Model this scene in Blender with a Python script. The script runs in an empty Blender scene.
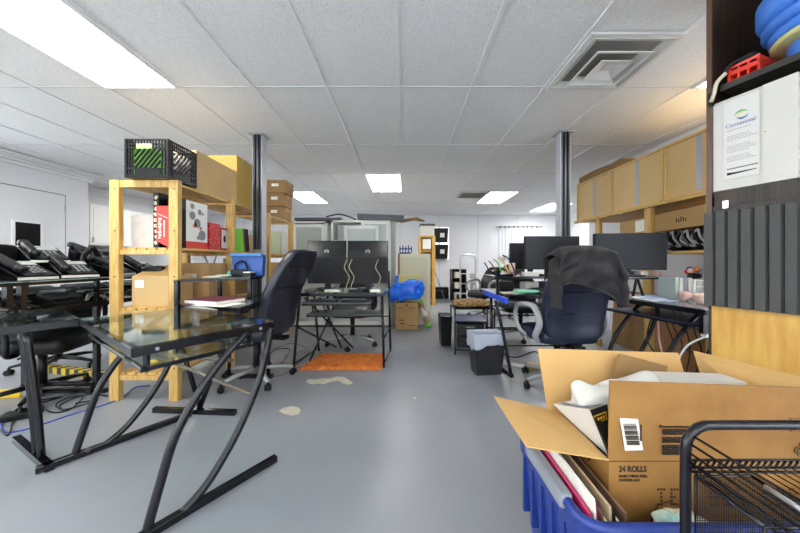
import bpy, bmesh, math, random
from math import sin, cos, pi, radians
from mathutils import Vector, Matrix, Euler, noise
S = bpy.context.scene
COL = S.collection
random.seed(7)
# ---------------------------------------------------------------- camera, world, exposure
CAMZ, FPX, CEIL = 1.07, 295.0, 2.513
cd = bpy.data.cameras.new('camera'); cam = bpy.data.objects.new('camera', cd); COL.objects.link(cam)
cam.location = (0, 0, CAMZ); cam.rotation_euler = (pi/2, 0, 0)
cd.sensor_width = 36; cd.lens = 36*FPX/800; cd.shift_x = -4/800; cd.shift_y = -5.5/800
cd.clip_start = .02; cd.clip_end = 60
S.camera = cam
w = bpy.data.worlds.new('world'); S.world = w; w.use_nodes = True
w.node_tree.nodes['Background'].inputs[0].default_value = (.93, .96, 1, 1)
w.node_tree.nodes['Background'].inputs[1].default_value = 3.7
S.view_settings.view_transform = 'Standard'; S.view_settings.look = 'None'
S.view_settings.gamma = 1; S.view_settings.exposure = 0.95
S.view_settings.use_curve_mapping = False
S.cycles.max_bounces = 8; S.cycles.transparent_max_bounces = 16
LAMP = 13.0
# ---------------------------------------------------------------- measuring helpers
def GP(u, v):                       # floor point seen at a place in the photograph
    y = FPX*CAMZ/(v-261); return Vector(((u-404)*y/FPX, y, 0))
def AT(u, v, y):
    return Vector(((u-404)*y/FPX, y, CAMZ-(v-261)*y/FPX))
# ---------------------------------------------------------------- materials
MATS = {}
def lin(c):
    return tuple((x/12.92 if x <= .04045 else ((x+.055)/1.055)**2.4) for x in c)
def mat(name, rgb, rough=.5, metal=0., var=0., scale=8., bump=0., bscale=60., stretch=(1,1,1), spec=.5, coat=0., emit=None, rgb2=None, detail=4, space='Object'):
    """rgb in sRGB 0-1. var: amount of noise mixing towards rgb2 (or a darker tone)."""
    if name in MATS: return MATS[name]
    m = bpy.data.materials.new(name); m.use_nodes = True; nt = m.node_tree; N = nt.nodes; L = nt.links
    b = N['Principled BSDF']
    c = lin(rgb)
    b.inputs['Base Color'].default_value = (*c, 1); b.inputs['Roughness'].default_value = rough
    b.inputs['Metallic'].default_value = metal; b.inputs['Specular IOR Level'].default_value = spec
    b.inputs['Coat Weight'].default_value = coat
    m.diffuse_color = (*c, 1)
    if var or bump:
        tc = N.new('ShaderNodeTexCoord'); mp = N.new('ShaderNodeMapping'); mp.inputs['Scale'].default_value = stretch
        L.new(tc.outputs[space], mp.inputs['Vector'])
    if var:
        n = N.new('ShaderNodeTexNoise'); n.inputs['Scale'].default_value = scale; n.inputs['Detail'].default_value = detail
        L.new(mp.outputs[0], n.inputs['Vector'])
        r = N.new('ShaderNodeValToRGB'); r.color_ramp.elements[0].position = .35; r.color_ramp.elements[1].position = .65
        c2 = lin(rgb2) if rgb2 else tuple(x*(1-var) for x in c)
        r.color_ramp.elements[0].color = (*c2, 1); r.color_ramp.elements[1].color = (*c, 1)
        L.new(n.outputs[0], r.inputs[0]); L.new(r.outputs[0], b.inputs['Base Color'])
    if bump:
        n2 = N.new('ShaderNodeTexNoise'); n2.inputs['Scale'].default_value = bscale; n2.inputs['Detail'].default_value = 3
        L.new(mp.outputs[0], n2.inputs['Vector'])
        bp = N.new('ShaderNodeBump'); bp.inputs['Strength'].default_value = bump; bp.inputs['Distance'].default_value = .01
        L.new(n2.outputs[0], bp.inputs['Height']); L.new(bp.outputs[0], b.inputs['Normal'])
    if emit:
        b.inputs['Emission Color'].default_value = (*c, 1); b.inputs['Emission Strength'].default_value = emit
    MATS[name] = m; return m
def glassmat(name, tint, gl=.12, rough=.02):
    m = bpy.data.materials.new(name); m.use_nodes = True; nt = m.node_tree; N = nt.nodes; L = nt.links
    N.remove(N['Principled BSDF']); o = N['Material Output']
    t = N.new('ShaderNodeBsdfTransparent'); t.inputs[0].default_value = (*lin(tint), 1)
    g = N.new('ShaderNodeBsdfGlossy'); g.inputs['Roughness'].default_value = rough; g.inputs[0].default_value = (.9, .95, .95, 1)
    f = N.new('ShaderNodeFresnel'); ge = N.new('ShaderNodeNewGeometry'); mp = N.new('ShaderNodeMapRange'); mp.inputs['To Min'].default_value = 1.45; mp.inputs['To Max'].default_value = 1/1.45; L.new(ge.outputs['Backfacing'], mp.inputs[0]); L.new(mp.outputs[0], f.inputs[0])
    mx = N.new('ShaderNodeMixShader'); L.new(f.outputs[0], mx.inputs[0]); L.new(t.outputs[0], mx.inputs[1]); L.new(g.outputs[0], mx.inputs[2])
    L.new(mx.outputs[0], o.inputs[0]); MATS[name] = m; return m
wood_ = dict(var=.28, scale=5, stretch=(12, 12, 1.2), rough=.55, bump=.05)
PINE = mat('pine', (.84, .70, .42), rgb2=(.74, .57, .29), **wood_)
PINEX = mat('pine_lengthwise', (.84, .70, .42), rgb2=(.72, .55, .28), var=.3, scale=5, stretch=(12, 1.2, 12), rough=.55)
PLY = mat('plywood', (.84, .66, .32), rgb2=(.76, .56, .24), var=.2, scale=4, stretch=(6, 6, 1), rough=.45)
DARKWOOD = mat('dark_wood', (.23, .16, .10), rgb2=(.06, .04, .03), var=.8, scale=6, stretch=(6, 6, .8), rough=.45, bump=.2, bscale=30)
DARKBOARD = mat('dark_board', (.20, .19, .17), rgb2=(.12, .10, .09), var=.4, scale=6, stretch=(1, 1, 1), rough=.5)
KNOT = mat('knot', (.36, .22, .10), .6)
CARD = mat('cardboard', (.70, .56, .36), .75, var=.12, scale=3, bump=.1, bscale=25)
CARDL = mat('cardboard_light', (.80, .67, .46), .75, var=.12, scale=3, bump=.06, bscale=25)
CARDD = mat('cardboard_dark', (.58, .45, .28), .8, var=.2, scale=4, bump=.1)
CARDI = mat('cardboard_big', (.62, .45, .22), .7, var=.14, rgb2=(.53, .36, .15), scale=6, bump=.25, bscale=18)
CARDF = mat('cardboard_inside', (.80, .64, .40), .7, var=.1, scale=3, bump=.06)
CARDY = mat('cardboard_yellow', (.78, .66, .34), .7, var=.1, scale=3)
BLK = mat('black_metal', (.045, .045, .075), .27, spec=.45)
BLKP = mat('black_plastic', (.05, .05, .055), .4, spec=.3)
BLKG = mat('black_gloss', (.03, .03, .035), .15, spec=.3)
SCREEN = mat('screen', (.15, .16, .18), .5, spec=.25)
SCREEND = mat('screen_dark', (.06, .062, .07), .4, spec=.2)
LEATHER = mat('leather', (.11, .115, .165), .33, bump=.15, bscale=90)
LEATHERB = mat('leather_blue', (.09, .115, .20), .36, bump=.12, bscale=90)
FABBLK = mat('black_fabric', (.15, .14, .15), .85, bump=.3, bscale=200, var=.2, scale=6)
WHITEW = mat('white_wall', (.87, .875, .89), .7, bump=.03, bscale=80)
GREYW = mat('pale_wall', (.83, .835, .86), .7)
TRIMW = mat('white_trim', (.90, .90, .91), .45)
CABW = mat('white_cabinet', (.88, .88, .86), .45)
PAPER = mat('paper', (.90, .89, .85), .8, bump=.1, bscale=30)
PAPERW = mat('white_box', (.80, .785, .755), .55, var=.05, scale=3)
WPLAST = mat('white_plastic', (.90, .90, .88), .4)
SILVER = mat('silver', (.66, .66, .66), .35, metal=.2)
GREYP = mat('grey_plastic', (.52, .54, .57), .45)
GREYD = mat('grey_dark', (.32, .33, .35), .5)
STEEL = mat('steel', (.74, .75, .76), .3, metal=.9)
RED = mat('red', (.80, .20, .14), .4)
REDD = mat('red_dark', (.62, .10, .12), .5)
MAROON = mat('maroon', (.42, .16, .26), .5)
BLUE = mat('blue_plastic', (.12, .21, .50), .38)
BLUEB = mat('blue_light', (.30, .52, .88), .4, bump=.1, bscale=20)
BLUEC = mat('blue_cable', (.12, .20, .62), .5)
TEAL = mat('teal', (.25, .66, .62), .4)
GREEN = mat('green', (.42, .72, .20), .5)
YELLOW = mat('yellow', (.90, .74, .12), .45)
PINK = mat('pink', (.83, .20, .42), .5)
SKIN = mat('pink_cloth', (.86, .72, .68), .85, bump=.3, bscale=40)
ORANGE = mat('orange_shag', (.86, .50, .20), .95, rgb2=(.78, .40, .14), var=.3, scale=14, bump=.5, bscale=60)
FUR = mat('tan_fur', (.78, .65, .42), .95, rgb2=(.42, .30, .16), var=.6, scale=30, bump=.8, bscale=80)
BAGB = mat('blue_bag', (.12, .52, .98), .25, rgb2=(.03, .32, .88), var=.4, scale=7, bump=.5, bscale=25)
BEIGE = mat('beige_metal', (.86, .85, .77), .5)
BEIGED = mat('beige_panel', (.82, .81, .71), .6)
FOAM = mat('foam', (.31, .31, .305), .95, bump=.4, bscale=150)
LINER = mat('bin_liner', (.68, .71, .77), .35, bump=.3, bscale=18)
INK = mat('ink', (.22, .16, .12), .8)
INKB = mat('ink_black', (.08, .08, .08), .7)
INKG = mat('ink_grey', (.50, .50, .52), .7)
WOODM = mat('wood_mid', (.60, .42, .24), .5, var=.3, scale=4, stretch=(8, 8, 1))
GLASS = glassmat('table_glass', (.95, .975, .97))
DGLASS = glassmat('cabinet_glass', (.80, .82, .82))
def stripes(name, c1, c2, scale, axis='X', rot=.8):
    m = bpy.data.materials.new(name); m.use_nodes = True; N = m.node_tree.nodes; L = m.node_tree.links; b = N['Principled BSDF']
    tc = N.new('ShaderNodeTexCoord'); mp = N.new('ShaderNodeMapping'); mp.inputs['Rotation'].default_value = (0, 0, rot)
    wv = N.new('ShaderNodeTexWave'); wv.inputs['Scale'].default_value = scale; wv.bands_direction = axis
    r = N.new('ShaderNodeValToRGB'); r.color_ramp.interpolation = 'CONSTANT'; r.color_ramp.elements[1].position = .5
    r.color_ramp.elements[0].color = (*lin(c1), 1); r.color_ramp.elements[1].color = (*lin(c2), 1)
    L.new(tc.outputs['Object'], mp.inputs[0]); L.new(mp.outputs[0], wv.inputs[0]); L.new(wv.outputs[0], r.inputs[0]); L.new(r.outputs[0], b.inputs['Base Color'])
    MATS[name] = m; return m
CAUTION = stripes('caution_stripes', (.07, .07, .07), (.85, .72, .12), 3.2, 'X', .7)
def voro(name, c1, c2, scale, th=.35):
    m = bpy.data.materials.new(name); m.use_nodes = True; N = m.node_tree.nodes; L = m.node_tree.links; b = N['Principled BSDF']
    tc = N.new('ShaderNodeTexCoord'); v = N.new('ShaderNodeTexVoronoi'); v.inputs['Scale'].default_value = scale
    r = N.new('ShaderNodeValToRGB'); r.color_ramp.elements[0].position = th; r.color_ramp.elements[1].position = th+.04
    r.color_ramp.elements[0].color = (*lin(c1), 1); r.color_ramp.elements[1].color = (*lin(c2), 1)
    L.new(tc.outputs['Object'], v.inputs[0]); L.new(v.outputs[0], r.inputs[0]); L.new(r.outputs[0], b.inputs['Base Color']); b.inputs['Roughness'].default_value = .4
    MATS[name] = m; return m
REDDOT = voro('red_pattern', (.92, .60, .50), (.74, .10, .14), 42, .22)
PRINT = voro('printed_box', (.55, .50, .44), (.88, .88, .87), 9, .22)
def ceil_mat():
    m = bpy.data.materials.new('ceiling_tile'); m.use_nodes = True; N = m.node_tree.nodes; L = m.node_tree.links; b = N['Principled BSDF']
    tc = N.new('ShaderNodeTexCoord')
    n = N.new('ShaderNodeTexNoise'); n.inputs['Scale'].default_value = 95; n.inputs['Detail'].default_value = 6; n.inputs['Roughness'].default_value = .7
    n2 = N.new('ShaderNodeTexNoise'); n2.inputs['Scale'].default_value = .5
    r = N.new('ShaderNodeValToRGB'); r.color_ramp.elements[0].position = .36; r.color_ramp.elements[1].position = .5
    r.color_ramp.elements[0].color = (*lin((.83, .83, .83)), 1); r.color_ramp.elements[1].color = (*lin((.915, .915, .915)), 1)
    bp = N.new('ShaderNodeBump'); bp.inputs['Strength'].default_value = .25; bp.inputs['Distance'].default_value = .01
    L.new(tc.outputs['Object'], n.inputs['Vector']); L.new(n.outputs[0], r.inputs[0]); L.new(r.outputs[0], b.inputs['Base Color'])
    L.new(n.outputs[0], bp.inputs['Height']); L.new(bp.outputs[0], b.inputs['Normal']); b.inputs['Roughness'].default_value = .9
    return m
CEILM = ceil_mat()
def floor_mat():
    m = bpy.data.materials.new('epoxy_floor'); m.use_nodes = True; N = m.node_tree.nodes; L = m.node_tree.links; b = N['Principled BSDF']
    tc = N.new('ShaderNodeTexCoord')
    n = N.new('ShaderNodeTexNoise'); n.inputs['Scale'].default_value = 1.3; n.inputs['Detail'].default_value = 8
    r = N.new('ShaderNodeValToRGB'); r.color_ramp.elements[0].position = .35; r.color_ramp.elements[1].position = .65
    r.color_ramp.elements[0].color = (*lin((.51, .525, .55)), 1); r.color_ramp.elements[1].color = (*lin((.55, .56, .58)), 1)
    n3 = N.new('ShaderNodeTexNoise'); n3.inputs['Scale'].default_value = 4; n3.inputs['Detail'].default_value = 5
    mr = N.new('ShaderNodeMapRange'); mr.inputs['To Min'].default_value = .24; mr.inputs['To Max'].default_value = .46
    L.new(tc.outputs['Object'], n.inputs['Vector']); L.new(n.outputs[0], r.inputs[0]); L.new(r.outputs[0], b.inputs['Base Color'])
    L.new(tc.outputs['Object'], n3.inputs['Vector']); L.new(n3.outputs[0], mr.inputs[0]); L.new(mr.outputs[0], b.inputs['Roughness'])
    return m
FLOORM = floor_mat()
# ---------------------------------------------------------------- geometry helpers
def root_of(o):
    while o.parent: o = o.parent
    return o
class MB:
    def __init__(s): s.v = []; s.f = []; s.sm = []
    def add(s, vs, fs, smooth=False, M=None):
        k = len(s.v)
        for p in vs:
            p = Vector(p); s.v.append(M @ p if M else p)
        for f in fs: s.f.append([i+k for i in f]); s.sm.append(smooth)
        return s
    def box(s, x0, x1, y0, y1, z0, z1, M=None):
        return s.add([(x, y, z) for z in (z0, z1) for (x, y) in ((x0, y0), (x1, y0), (x1, y1), (x0, y1))],
                     [(0,3,2,1), (4,5,6,7), (0,1,5,4), (1,2,6,5), (2,3,7,6), (3,0,4,7)], False, M)
    def cbox(s, c, d, rot=(0,0,0)):
        M = Matrix.Translation(c) @ Euler(rot).to_matrix().to_4x4()
        return s.box(-d[0]/2, d[0]/2, -d[1]/2, d[1]/2, -d[2]/2, d[2]/2, M)
    def hexa(s, pts):   # 8 points: bottom 4, top 4
        return s.add(pts, [(0,3,2,1), (4,5,6,7), (0,1,5,4), (1,2,6,5), (2,3,7,6), (3,0,4,7)])
    def slab(s, poly, t):   # planar polygon of 3D points thickened by vector t
        n = len(poly); t = Vector(t); a = [Vector(p) for p in poly]
        return s.add(a+[p+t for p in a], [list(range(n))[::-1], list(range(n, 2*n))]+[(i, (i+1) % n, n+(i+1) % n, n+i) for i in range(n)])
    def tube(s, pts, r, n=8, closed=False, flat=None, M=None):
        P = [Vector(p) for p in pts]; m = len(P); vs = []; fs = []
        up = None
        for i, p in enumerate(P):
            if closed: d = P[(i+1) % m]-P[i-1]
            else: d = P[min(i+1, m-1)]-P[max(i-1, 0)]
            d.normalize()
            if up is None:
                a = Vector((0,0,1)) if abs(d.z) < .9 else Vector((1,0,0))
                up = (a-d*a.dot(d)).normalized()
            else: up = (up-d*up.dot(d)).normalized()
            q = d.cross(up); rr = r[i] if isinstance(r, (list, tuple)) else r
            for k in range(n):
                t = 2*pi*(k+.5)/n
                vs.append(p+up*cos(t)*rr*(flat or 1)+q*sin(t)*rr)
        for i in range(m if closed else m-1):
            j = (i+1) % m
            for k in range(n): fs.append((i*n+k, i*n+(k+1) % n, j*n+(k+1) % n, j*n+k))
        k0 = len(s.v); s.add(vs, fs, n > 4, M)
        if not closed:
            s.f.append([k0+k for k in range(n)][::-1]); s.sm.append(False)
            s.f.append([k0+(m-1)*n+k for k in range(n)]); s.sm.append(False)
        return s
    def sq(s, pts, r, flat=1): return s.tube(pts, r*1.414, 4, flat=flat)
    def lathe(s, prof, c=(0,0,0), n=24, M=None, arc=2*pi):
        vs = []; fs = []; m = len(prof)
        for i in range(n):
            t = arc*i/n
            for r, z in prof: vs.append((c[0]+r*cos(t), c[1]+r*sin(t), c[2]+z))
        for i in range(n):
            j = (i+1) % n
            for k in range(m-1): fs.append((i*m+k, j*m+k, j*m+k+1, i*m+k+1))
        return s.add(vs, fs, True, M)
    def cyl(s, c, r, h, n=20, M=None):
        vs = [(c[0]+r*cos(2*pi*i/n), c[1]+r*sin(2*pi*i/n), c[2]+z) for z in (0, h) for i in range(n)]
        k = len(s.v); s.add(vs, [(i, (i+1) % n, n+(i+1) % n, n+i) for i in range(n)], True, M)
        s.f.append([k+i for i in range(n)][::-1]); s.sm.append(False); s.f.append([k+n+i for i in range(n)]); s.sm.append(False)
        return s
    def grid(s, fn, nu, nv, smooth=True):
        vs = [fn(i/nu, j/nv) for i in range(nu+1) for j in range(nv+1)]
        fs = [(i*(nv+1)+j, (i+1)*(nv+1)+j, (i+1)*(nv+1)+j+1, i*(nv+1)+j+1) for i in range(nu) for j in range(nv)]
        return s.add(vs, fs, smooth)
    def sup(s, c, d, e=.3, nu=24, nv=14, fn=None, rot=(0,0,0)):    # soft rounded box (superellipsoid)
        def pw(x, p): return math.copysign(abs(x)**p, x)
        M = Matrix.Translation(c) @ Euler(rot).to_matrix().to_4x4(); vs = []; fs = []
        for j in range(nv+1):
            b = -pi/2+pi*j/nv
            for i in range(nu):
                a = 2*pi*i/nu
                p = Vector((pw(cos(b), e)*pw(cos(a), e)*d[0]/2, pw(cos(b), e)*pw(sin(a), e)*d[1]/2, pw(sin(b), e)*d[2]/2))
                vs.append(fn(p) if fn else p)
        for j in range(nv):
            for i in range(nu): fs.append((j*nu+i, j*nu+(i+1) % nu, (j+1)*nu+(i+1) % nu, (j+1)*nu+i))
        return s.add(vs, fs, True, M)
    def build(s, name, m, parent=None, world=False, label=None, bevel=0, solid=0, kind=None):
        vs = s.v
        if parent is not None and world:
            r = root_of(parent); Mi = (Matrix.Translation(r.location) @ r.rotation_euler.to_matrix().to_4x4()).inverted()
            vs = [Mi @ p for p in vs]
        me = bpy.data.meshes.new(name); me.from_pydata([tuple(p) for p in vs], [], s.f); me.update()
        me.polygons.foreach_set('use_smooth', s.sm)
        bm = bmesh.new(); bm.from_mesh(me); bmesh.ops.remove_doubles(bm, verts=bm.verts, dist=1e-5)
        if not solid: bmesh.ops.recalc_face_normals(bm, faces=bm.faces)
        bm.to_mesh(me); bm.free()
        me.materials.append(m)
        o = bpy.data.objects.new(name, me); COL.objects.link(o)
        if parent is not None: o.parent = parent
        if solid:
            q = o.modifiers.new('s', 'SOLIDIFY'); q.thickness = solid; q.offset = 0
        if bevel:
            q = o.modifiers.new('b', 'BEVEL'); q.width = bevel; q.segments = 2; q.limit_method = 'ANGLE'
        if label: o['label'] = label
        if kind: o['kind'] = kind
        return o
    def one(s, name, m, label, cat, group=None, bevel=0, solid=0, kind=None):    # a thing that is one mesh, authored in world space
        x = [p.x for p in s.v]; y = [p.y for p in s.v]; z = [p.z for p in s.v]
        c = Vector(((min(x)+max(x))/2, (min(y)+max(y))/2, min(z)))
        s.v = [p-c for p in s.v]
        o = s.build(name, m, bevel=bevel, solid=solid); o.location = c
        o['label'] = label; o['category'] = cat
        if group: o['group'] = group
        if kind: o['kind'] = kind
        return o
    def struct(s, name, m, parent=None, bevel=0):
        o = s.build(name, m, parent, bevel=bevel); o['kind'] = 'structure'; return o
def thing(name, label, cat, loc=(0,0,0), rz=0, group=None):
    o = bpy.data.objects.new(name, None); COL.objects.link(o); o.empty_display_size = .05
    o.location = loc; o.rotation_euler = (0, 0, rz); o['label'] = label; o['category'] = cat
    if group: o['group'] = group
    return o
def dup(root, loc, rz=0, label=None, group=None, s=None):
    def cp(o, par):
        c = o.copy(); COL.objects.link(c); c.parent = par
        for ch in o.children: cp(ch, c)
        return c
    r = cp(root, None); r.location = loc; r.rotation_euler = (0, 0, rz)
    if label: r['label'] = label
    if group: r['group'] = group
    if s: r.scale = (s, s, s)
    return r
def spl(P, n=6, closed=False):      # Catmull-Rom through the points
    P = [Vector(p) for p in P]; out = []; m = len(P)
    for i in range(m if closed else m-1):
        if closed: a, b, c, d = P[i-1], P[i], P[(i+1) % m], P[(i+2) % m]
        else: a, b, c, d = P[max(i-1, 0)], P[i], P[i+1], P[min(i+2, m-1)]
        for k in range(n):
            t = k/n
            out.append(.5*((2*b)+(c-a)*t+(2*a-5*b+4*c-d)*t*t+(3*b-a-3*c+d)*t**3))
    if not closed: out.append(P[-1])
    return out
def text(body, size, M, m, parent, name='lettering', ext=.0004, align='LEFT', sx=1., bold=0.):
    cu = bpy.data.curves.new('t', 'FONT'); cu.body = body; cu.size = size; cu.extrude = ext; cu.align_x = align; cu.offset = bold; cu.resolution_u = 3
    o = bpy.data.objects.new('t', cu); COL.objects.link(o)
    dg = bpy.context.evaluated_depsgraph_get(); me = bpy.data.meshes.new_from_object(o.evaluated_get(dg))
    bpy.data.objects.remove(o)
    r = root_of(parent); Mi = (Matrix.Translation(r.location) @ r.rotation_euler.to_matrix().to_4x4()).inverted()
    me.transform(Mi @ M @ Matrix.Diagonal((sx, 1, 1, 1)))
    me.materials.clear(); me.materials.append(m)
    q = bpy.data.objects.new(name, me); COL.objects.link(q); q.parent = parent
    return q
def frame3(o, ex, ey):      # text plane matrix: origin, x direction, y direction
    ex = Vector(ex).normalized(); ey = Vector(ey).normalized(); ez = ex.cross(ey)
    return Matrix(((ex.x, ey.x, ez.x, o[0]), (ex.y, ey.y, ez.y, o[1]), (ex.z, ey.z, ez.z, o[2]), (0,0,0,1)))
# ================================================================ THE ROOM
def B(*a): return MB().box(*a)
fl = B(-7.2, 5.2, -3.0, 9.4, -.1, 0).struct('floor', FLOORM)
def blob(cx, cy, pts, name):
    m = MB(); m.slab([(cx+x, cy+y, .0005) for x, y in pts], (0, 0, .0012)); o = m.struct(name, mat('bare_concrete', (.80, .77, .69), .8, var=.2, scale=9), fl); return o
def pxblob(px):
    m = MB(); m.slab([tuple(GP(u, v)+Vector((0,0,.0004))) for u, v in px], (0, 0, .0014)); m.struct('bare_patch', mat('bare_concrete', (.80, .77, .69), .8, var=.2, scale=9), fl)
pxblob([(306,382),(308,379),(316,380),(322,378.5),(330,379),(337,376.5),(344,377),(348,380),(353,382.5),(350,385),(344,384),(338,380.5),(330,382),(324,384.5),(318,383.5),(312,384.5)])
pxblob([(279,411),(283,408),(290,406.5),(297,407),(301,410),(299,414),(292,415.5),(285,414)])
pxblob([(412,398),(416,397),(415,400)]); 
B(-7.2, 5.2, -3.0, 9.4, CEIL+.01, CEIL+.12).struct('ceiling', CEILM)
X0, Y0, TW, TD = -.044, 2.46, .61, 1.22
g = MB()
for k in range(-12, 9): x = X0+TW*k; g.box(x-.012, x+.012, -3.0, 9.3, CEIL+.003, CEIL+.012)
g.struct('trim_1', mat('grid_bar', (.90, .90, .91), .5))
g = MB()
for k in range(-4, 6): y = Y0+TD*k; g.box(-7.1, 5.1, y-.008, y+.008, CEIL+.006, CEIL+.012)
g.struct('trim_2', mat('grid_bar_cross', (.83, .83, .84), .5))
B(-7.2, 5.2, 9.25, 9.4, 0, CEIL).struct('wall_back', WHITEW)
m = MB(); m.box(-5.45, 3.27, -3.15, -3.0, 0, .5); m.box(-5.45, 3.27, -3.15, -3.0, 2.2, CEIL)
for a, b in ((-5.45, -5.0), (-3.4, -2.5), (-.9, .3), (1.9, 3.27)): m.box(a, b, -3.15, -3.0, .5, 2.2)
m.struct('wall_front', GREYW)  # unseen wall; its window openings were added to let daylight in
m = MB(); m.box(-5.45, -5.3, 3.3, 4.95, 0, CEIL); m.box(-5.45, -5.3, -3.0, 3.3, 0, .35); m.box(-5.45, -5.3, -3.0, 3.3, 2.35, CEIL)
for y in (-3.0, -1.45, .15, 1.7): m.box(-5.45, -5.3, y, y+.12, .35, 2.35)
m.struct('wall_left', WHITEW)  # near openings lie out of view, added for daylight fill
MB().box(-5.2, 3.1, -3.08, -3.07, .5, 2.2).struct('window_added_front', glassmat('window_glass2', (.97, .98, .98)))  # unseen glazing for the daylight openings added behind the camera
MB().box(-5.38, -5.37, -2.9, 3.3, .35, 2.35).struct('window_added_left', glassmat('window_glass', (.97, .98, .98)))  # unseen windows added beside the camera for side daylight
B(-6.2, -5.45, 4.83, 4.95, 0, CEIL).struct('wall_left_return', WHITEW)
B(-6.35, -6.2, 4.83, 9.25, 0, CEIL).struct('wall_left_rear', WHITEW)
B(5.1, 5.2, 4.9, 9.25, 0, CEIL).struct('wall_right', WHITEW)
m = MB(); m.box(3.15, 3.27, 1.2, 4.9, 0, CEIL); m.box(3.15, 3.27, -3.0, 1.2, 0, .35); m.box(3.15, 3.27, -3.0, 1.2, 2.35, CEIL); m.box(3.15, 3.27, -1.0, -.88, .35, 2.35); m.struct('wall_right_front', GREYW)  # near part opened up out of view to bring in more daylight
MB().box(3.2, 3.21, -3.0, 1.2, .35, 2.35).struct('window_added_right', MATS['window_glass'])  # glazing of the unseen openings added on the right for daylight
B(3.15, 5.2, 4.9, 5.02, 0, CEIL).struct('wall_right_return', GREYW)
m = MB()
for k in range(9):
    x = -5+1.22*k; m.box(x-.02, x+.02, 9.238, 9.25, 0, CEIL)
m.struct('trim_3', mat('wall_batten', (.83, .835, .85), .6))
def crown(name, x0, x1, y0, y1, dx, dy):
    m = MB(); 
    for a, h0, h1 in ((.16, .0, .03), (.12, .03, .055), (.07, .055, .085), (.035, .085, .13)):
        m.box(min(x0, x0+dx*a), max(x1, x1+dx*a), min(y0, y0+dy*a), max(y1, y1+dy*a), CEIL-h1, CEIL-h0)
    m.struct(name, TRIMW, bevel=.004)
crown('trim_4', -5.3, -5.3, -3, 5.0, 1, 0); crown('trim_5', -6.2, -6.2, 4.95, 9.25, 1, 0); crown('trim_6', -6.2, -5.3, 4.95, 4.95, 0, 1)
B(-5.299, -5.285, -3, 4.95, 0, .1).struct('baseboard_left', TRIMW)
B(-6.2, 5.1, 9.235, 9.25, 0, .09).struct('baseboard_back', TRIMW)
# door in the left wall
d = MB().box(-5.302, -5.285, 3.62, 4.60, .01, 2.085).struct('door_1', mat('door_white', (.86, .86, .875), .5))
m = MB(); m.box(-5.30, -5.288, 4.606, 4.612, 0, 2.1); m.box(-5.30, -5.288, 3.60, 4.612, 2.09, 2.1); m.struct('door_gap', INKG, d)
m = MB(); a, b, c0, c1 = 4.0, 4.285, 1.285, 1.605
for q in ((a-.03, b+.03, c1, c1+.03), (a-.03, b+.03, c0-.03, c0), (a-.03, a, c0, c1), (b, b+.03, c0, c1)): m.box(-5.286, -5.27, *q)
m.struct('window_frame', TRIMW, d)
MB().box(-5.286, -5.279, a, b, c0, c1).struct('pane', BLKG, d)
MB().box(-5.29, -5.275, 4.59, 4.61, 1.83, 1.93).struct('hinge', STEEL, d)
# poles
def pole(x, y, label):
    t = thing('support_column', label, 'column', (x, y, 0), 0, 'steel columns')
    m = MB(); m.box(-.05, .05, -.052, -.04, 0, CEIL-.0); m.box(-.05, .05, .04, .052, 0, CEIL-.0); m.box(-.012, .012, -.045, .045, 0, CEIL-.0)
    m.build('steel_section', mat('column_grey', (.30, .31, .34), .4), t)
    m = MB(); m.box(-.056, -.05, -.056, .056, .0, CEIL-.002); m.box(.05, .056, -.056, .056, .0, CEIL-.002); m.build('edge_strip', mat('column_edge', (.72, .73, .76), .5), t)
    m = MB(); m.tube([(.02, -.06, 0), (.018, -.062, 1), (.024, -.06, 2), (.02, -.06, CEIL-.002)], .008); m.tube([(-.02, -.06, .9), (-.022, -.062, 1.6), (-.018, -.06, CEIL-.002)], .006); m.build('cable', BLKP, t)
    m = MB(); m.box(-.09, .09, -.09, .09, CEIL-.003, CEIL+.004); m.build('ceiling_plate', mat('plate', (.7, .7, .7), .5), t)
    m = MB(); m.box(-.062, .062, -.07, -.056, 1.16, 1.2); m.build('clamp', STEEL, t)
    return t
pole(-1.675, 3.42, 'dark grey steel column with cables beside the left pine shelves')
pole(1.806, 3.35, 'dark grey steel column beside the tan storage cupboards on the right')
# windows on the back wall
def window(name, x0, x1, z0, z1, y=9.25, em=1.2):
    r = MB()
    f = .05
    for q in ((x0-f, x1+f, z1, z1+f), (x0-f, x1+f, z0-f, z0), (x0-f, x0, z0, z1), (x1, x1+f, z0, z1)): r.box(q[0], q[1], y-.03, y+.0, q[2], q[3])
    o = r.struct(name, TRIMW)
    MB().box(x0, x1, y-.01, y-.004, z0, z1).struct('pane', mat('daylight_'+name, (.96, .98, 1), .3, emit=em), o); return o
window('window_1', .96, 1.40, 1.14, 2.12)
window('window_2', 3.05, 4.05, 1.20, 2.08, em=4.0)
t = thing('curtain', 'sheer white curtain hanging on a rod at the back window', 'curtain', (3.55, 9.15, 1.1))
MB().grid(lambda a, b: Vector((-.56+1.12*a, .02*sin(a*70)+.008*sin(a*31), 1.02*b)), 160, 4).build('fabric', mat('curtain_cloth', (.93, .94, .95), .8), t, solid=.003)
m = MB(); m.tube([(-.7, 0, 1.03), (.75, 0, 1.03)], .012)
for i in range(9): m.tube([(-.56+.14*i, 0, .99), (-.56+.14*i, 0, 1.055)], .018)
m.build('rod', GREYD, t)
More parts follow.
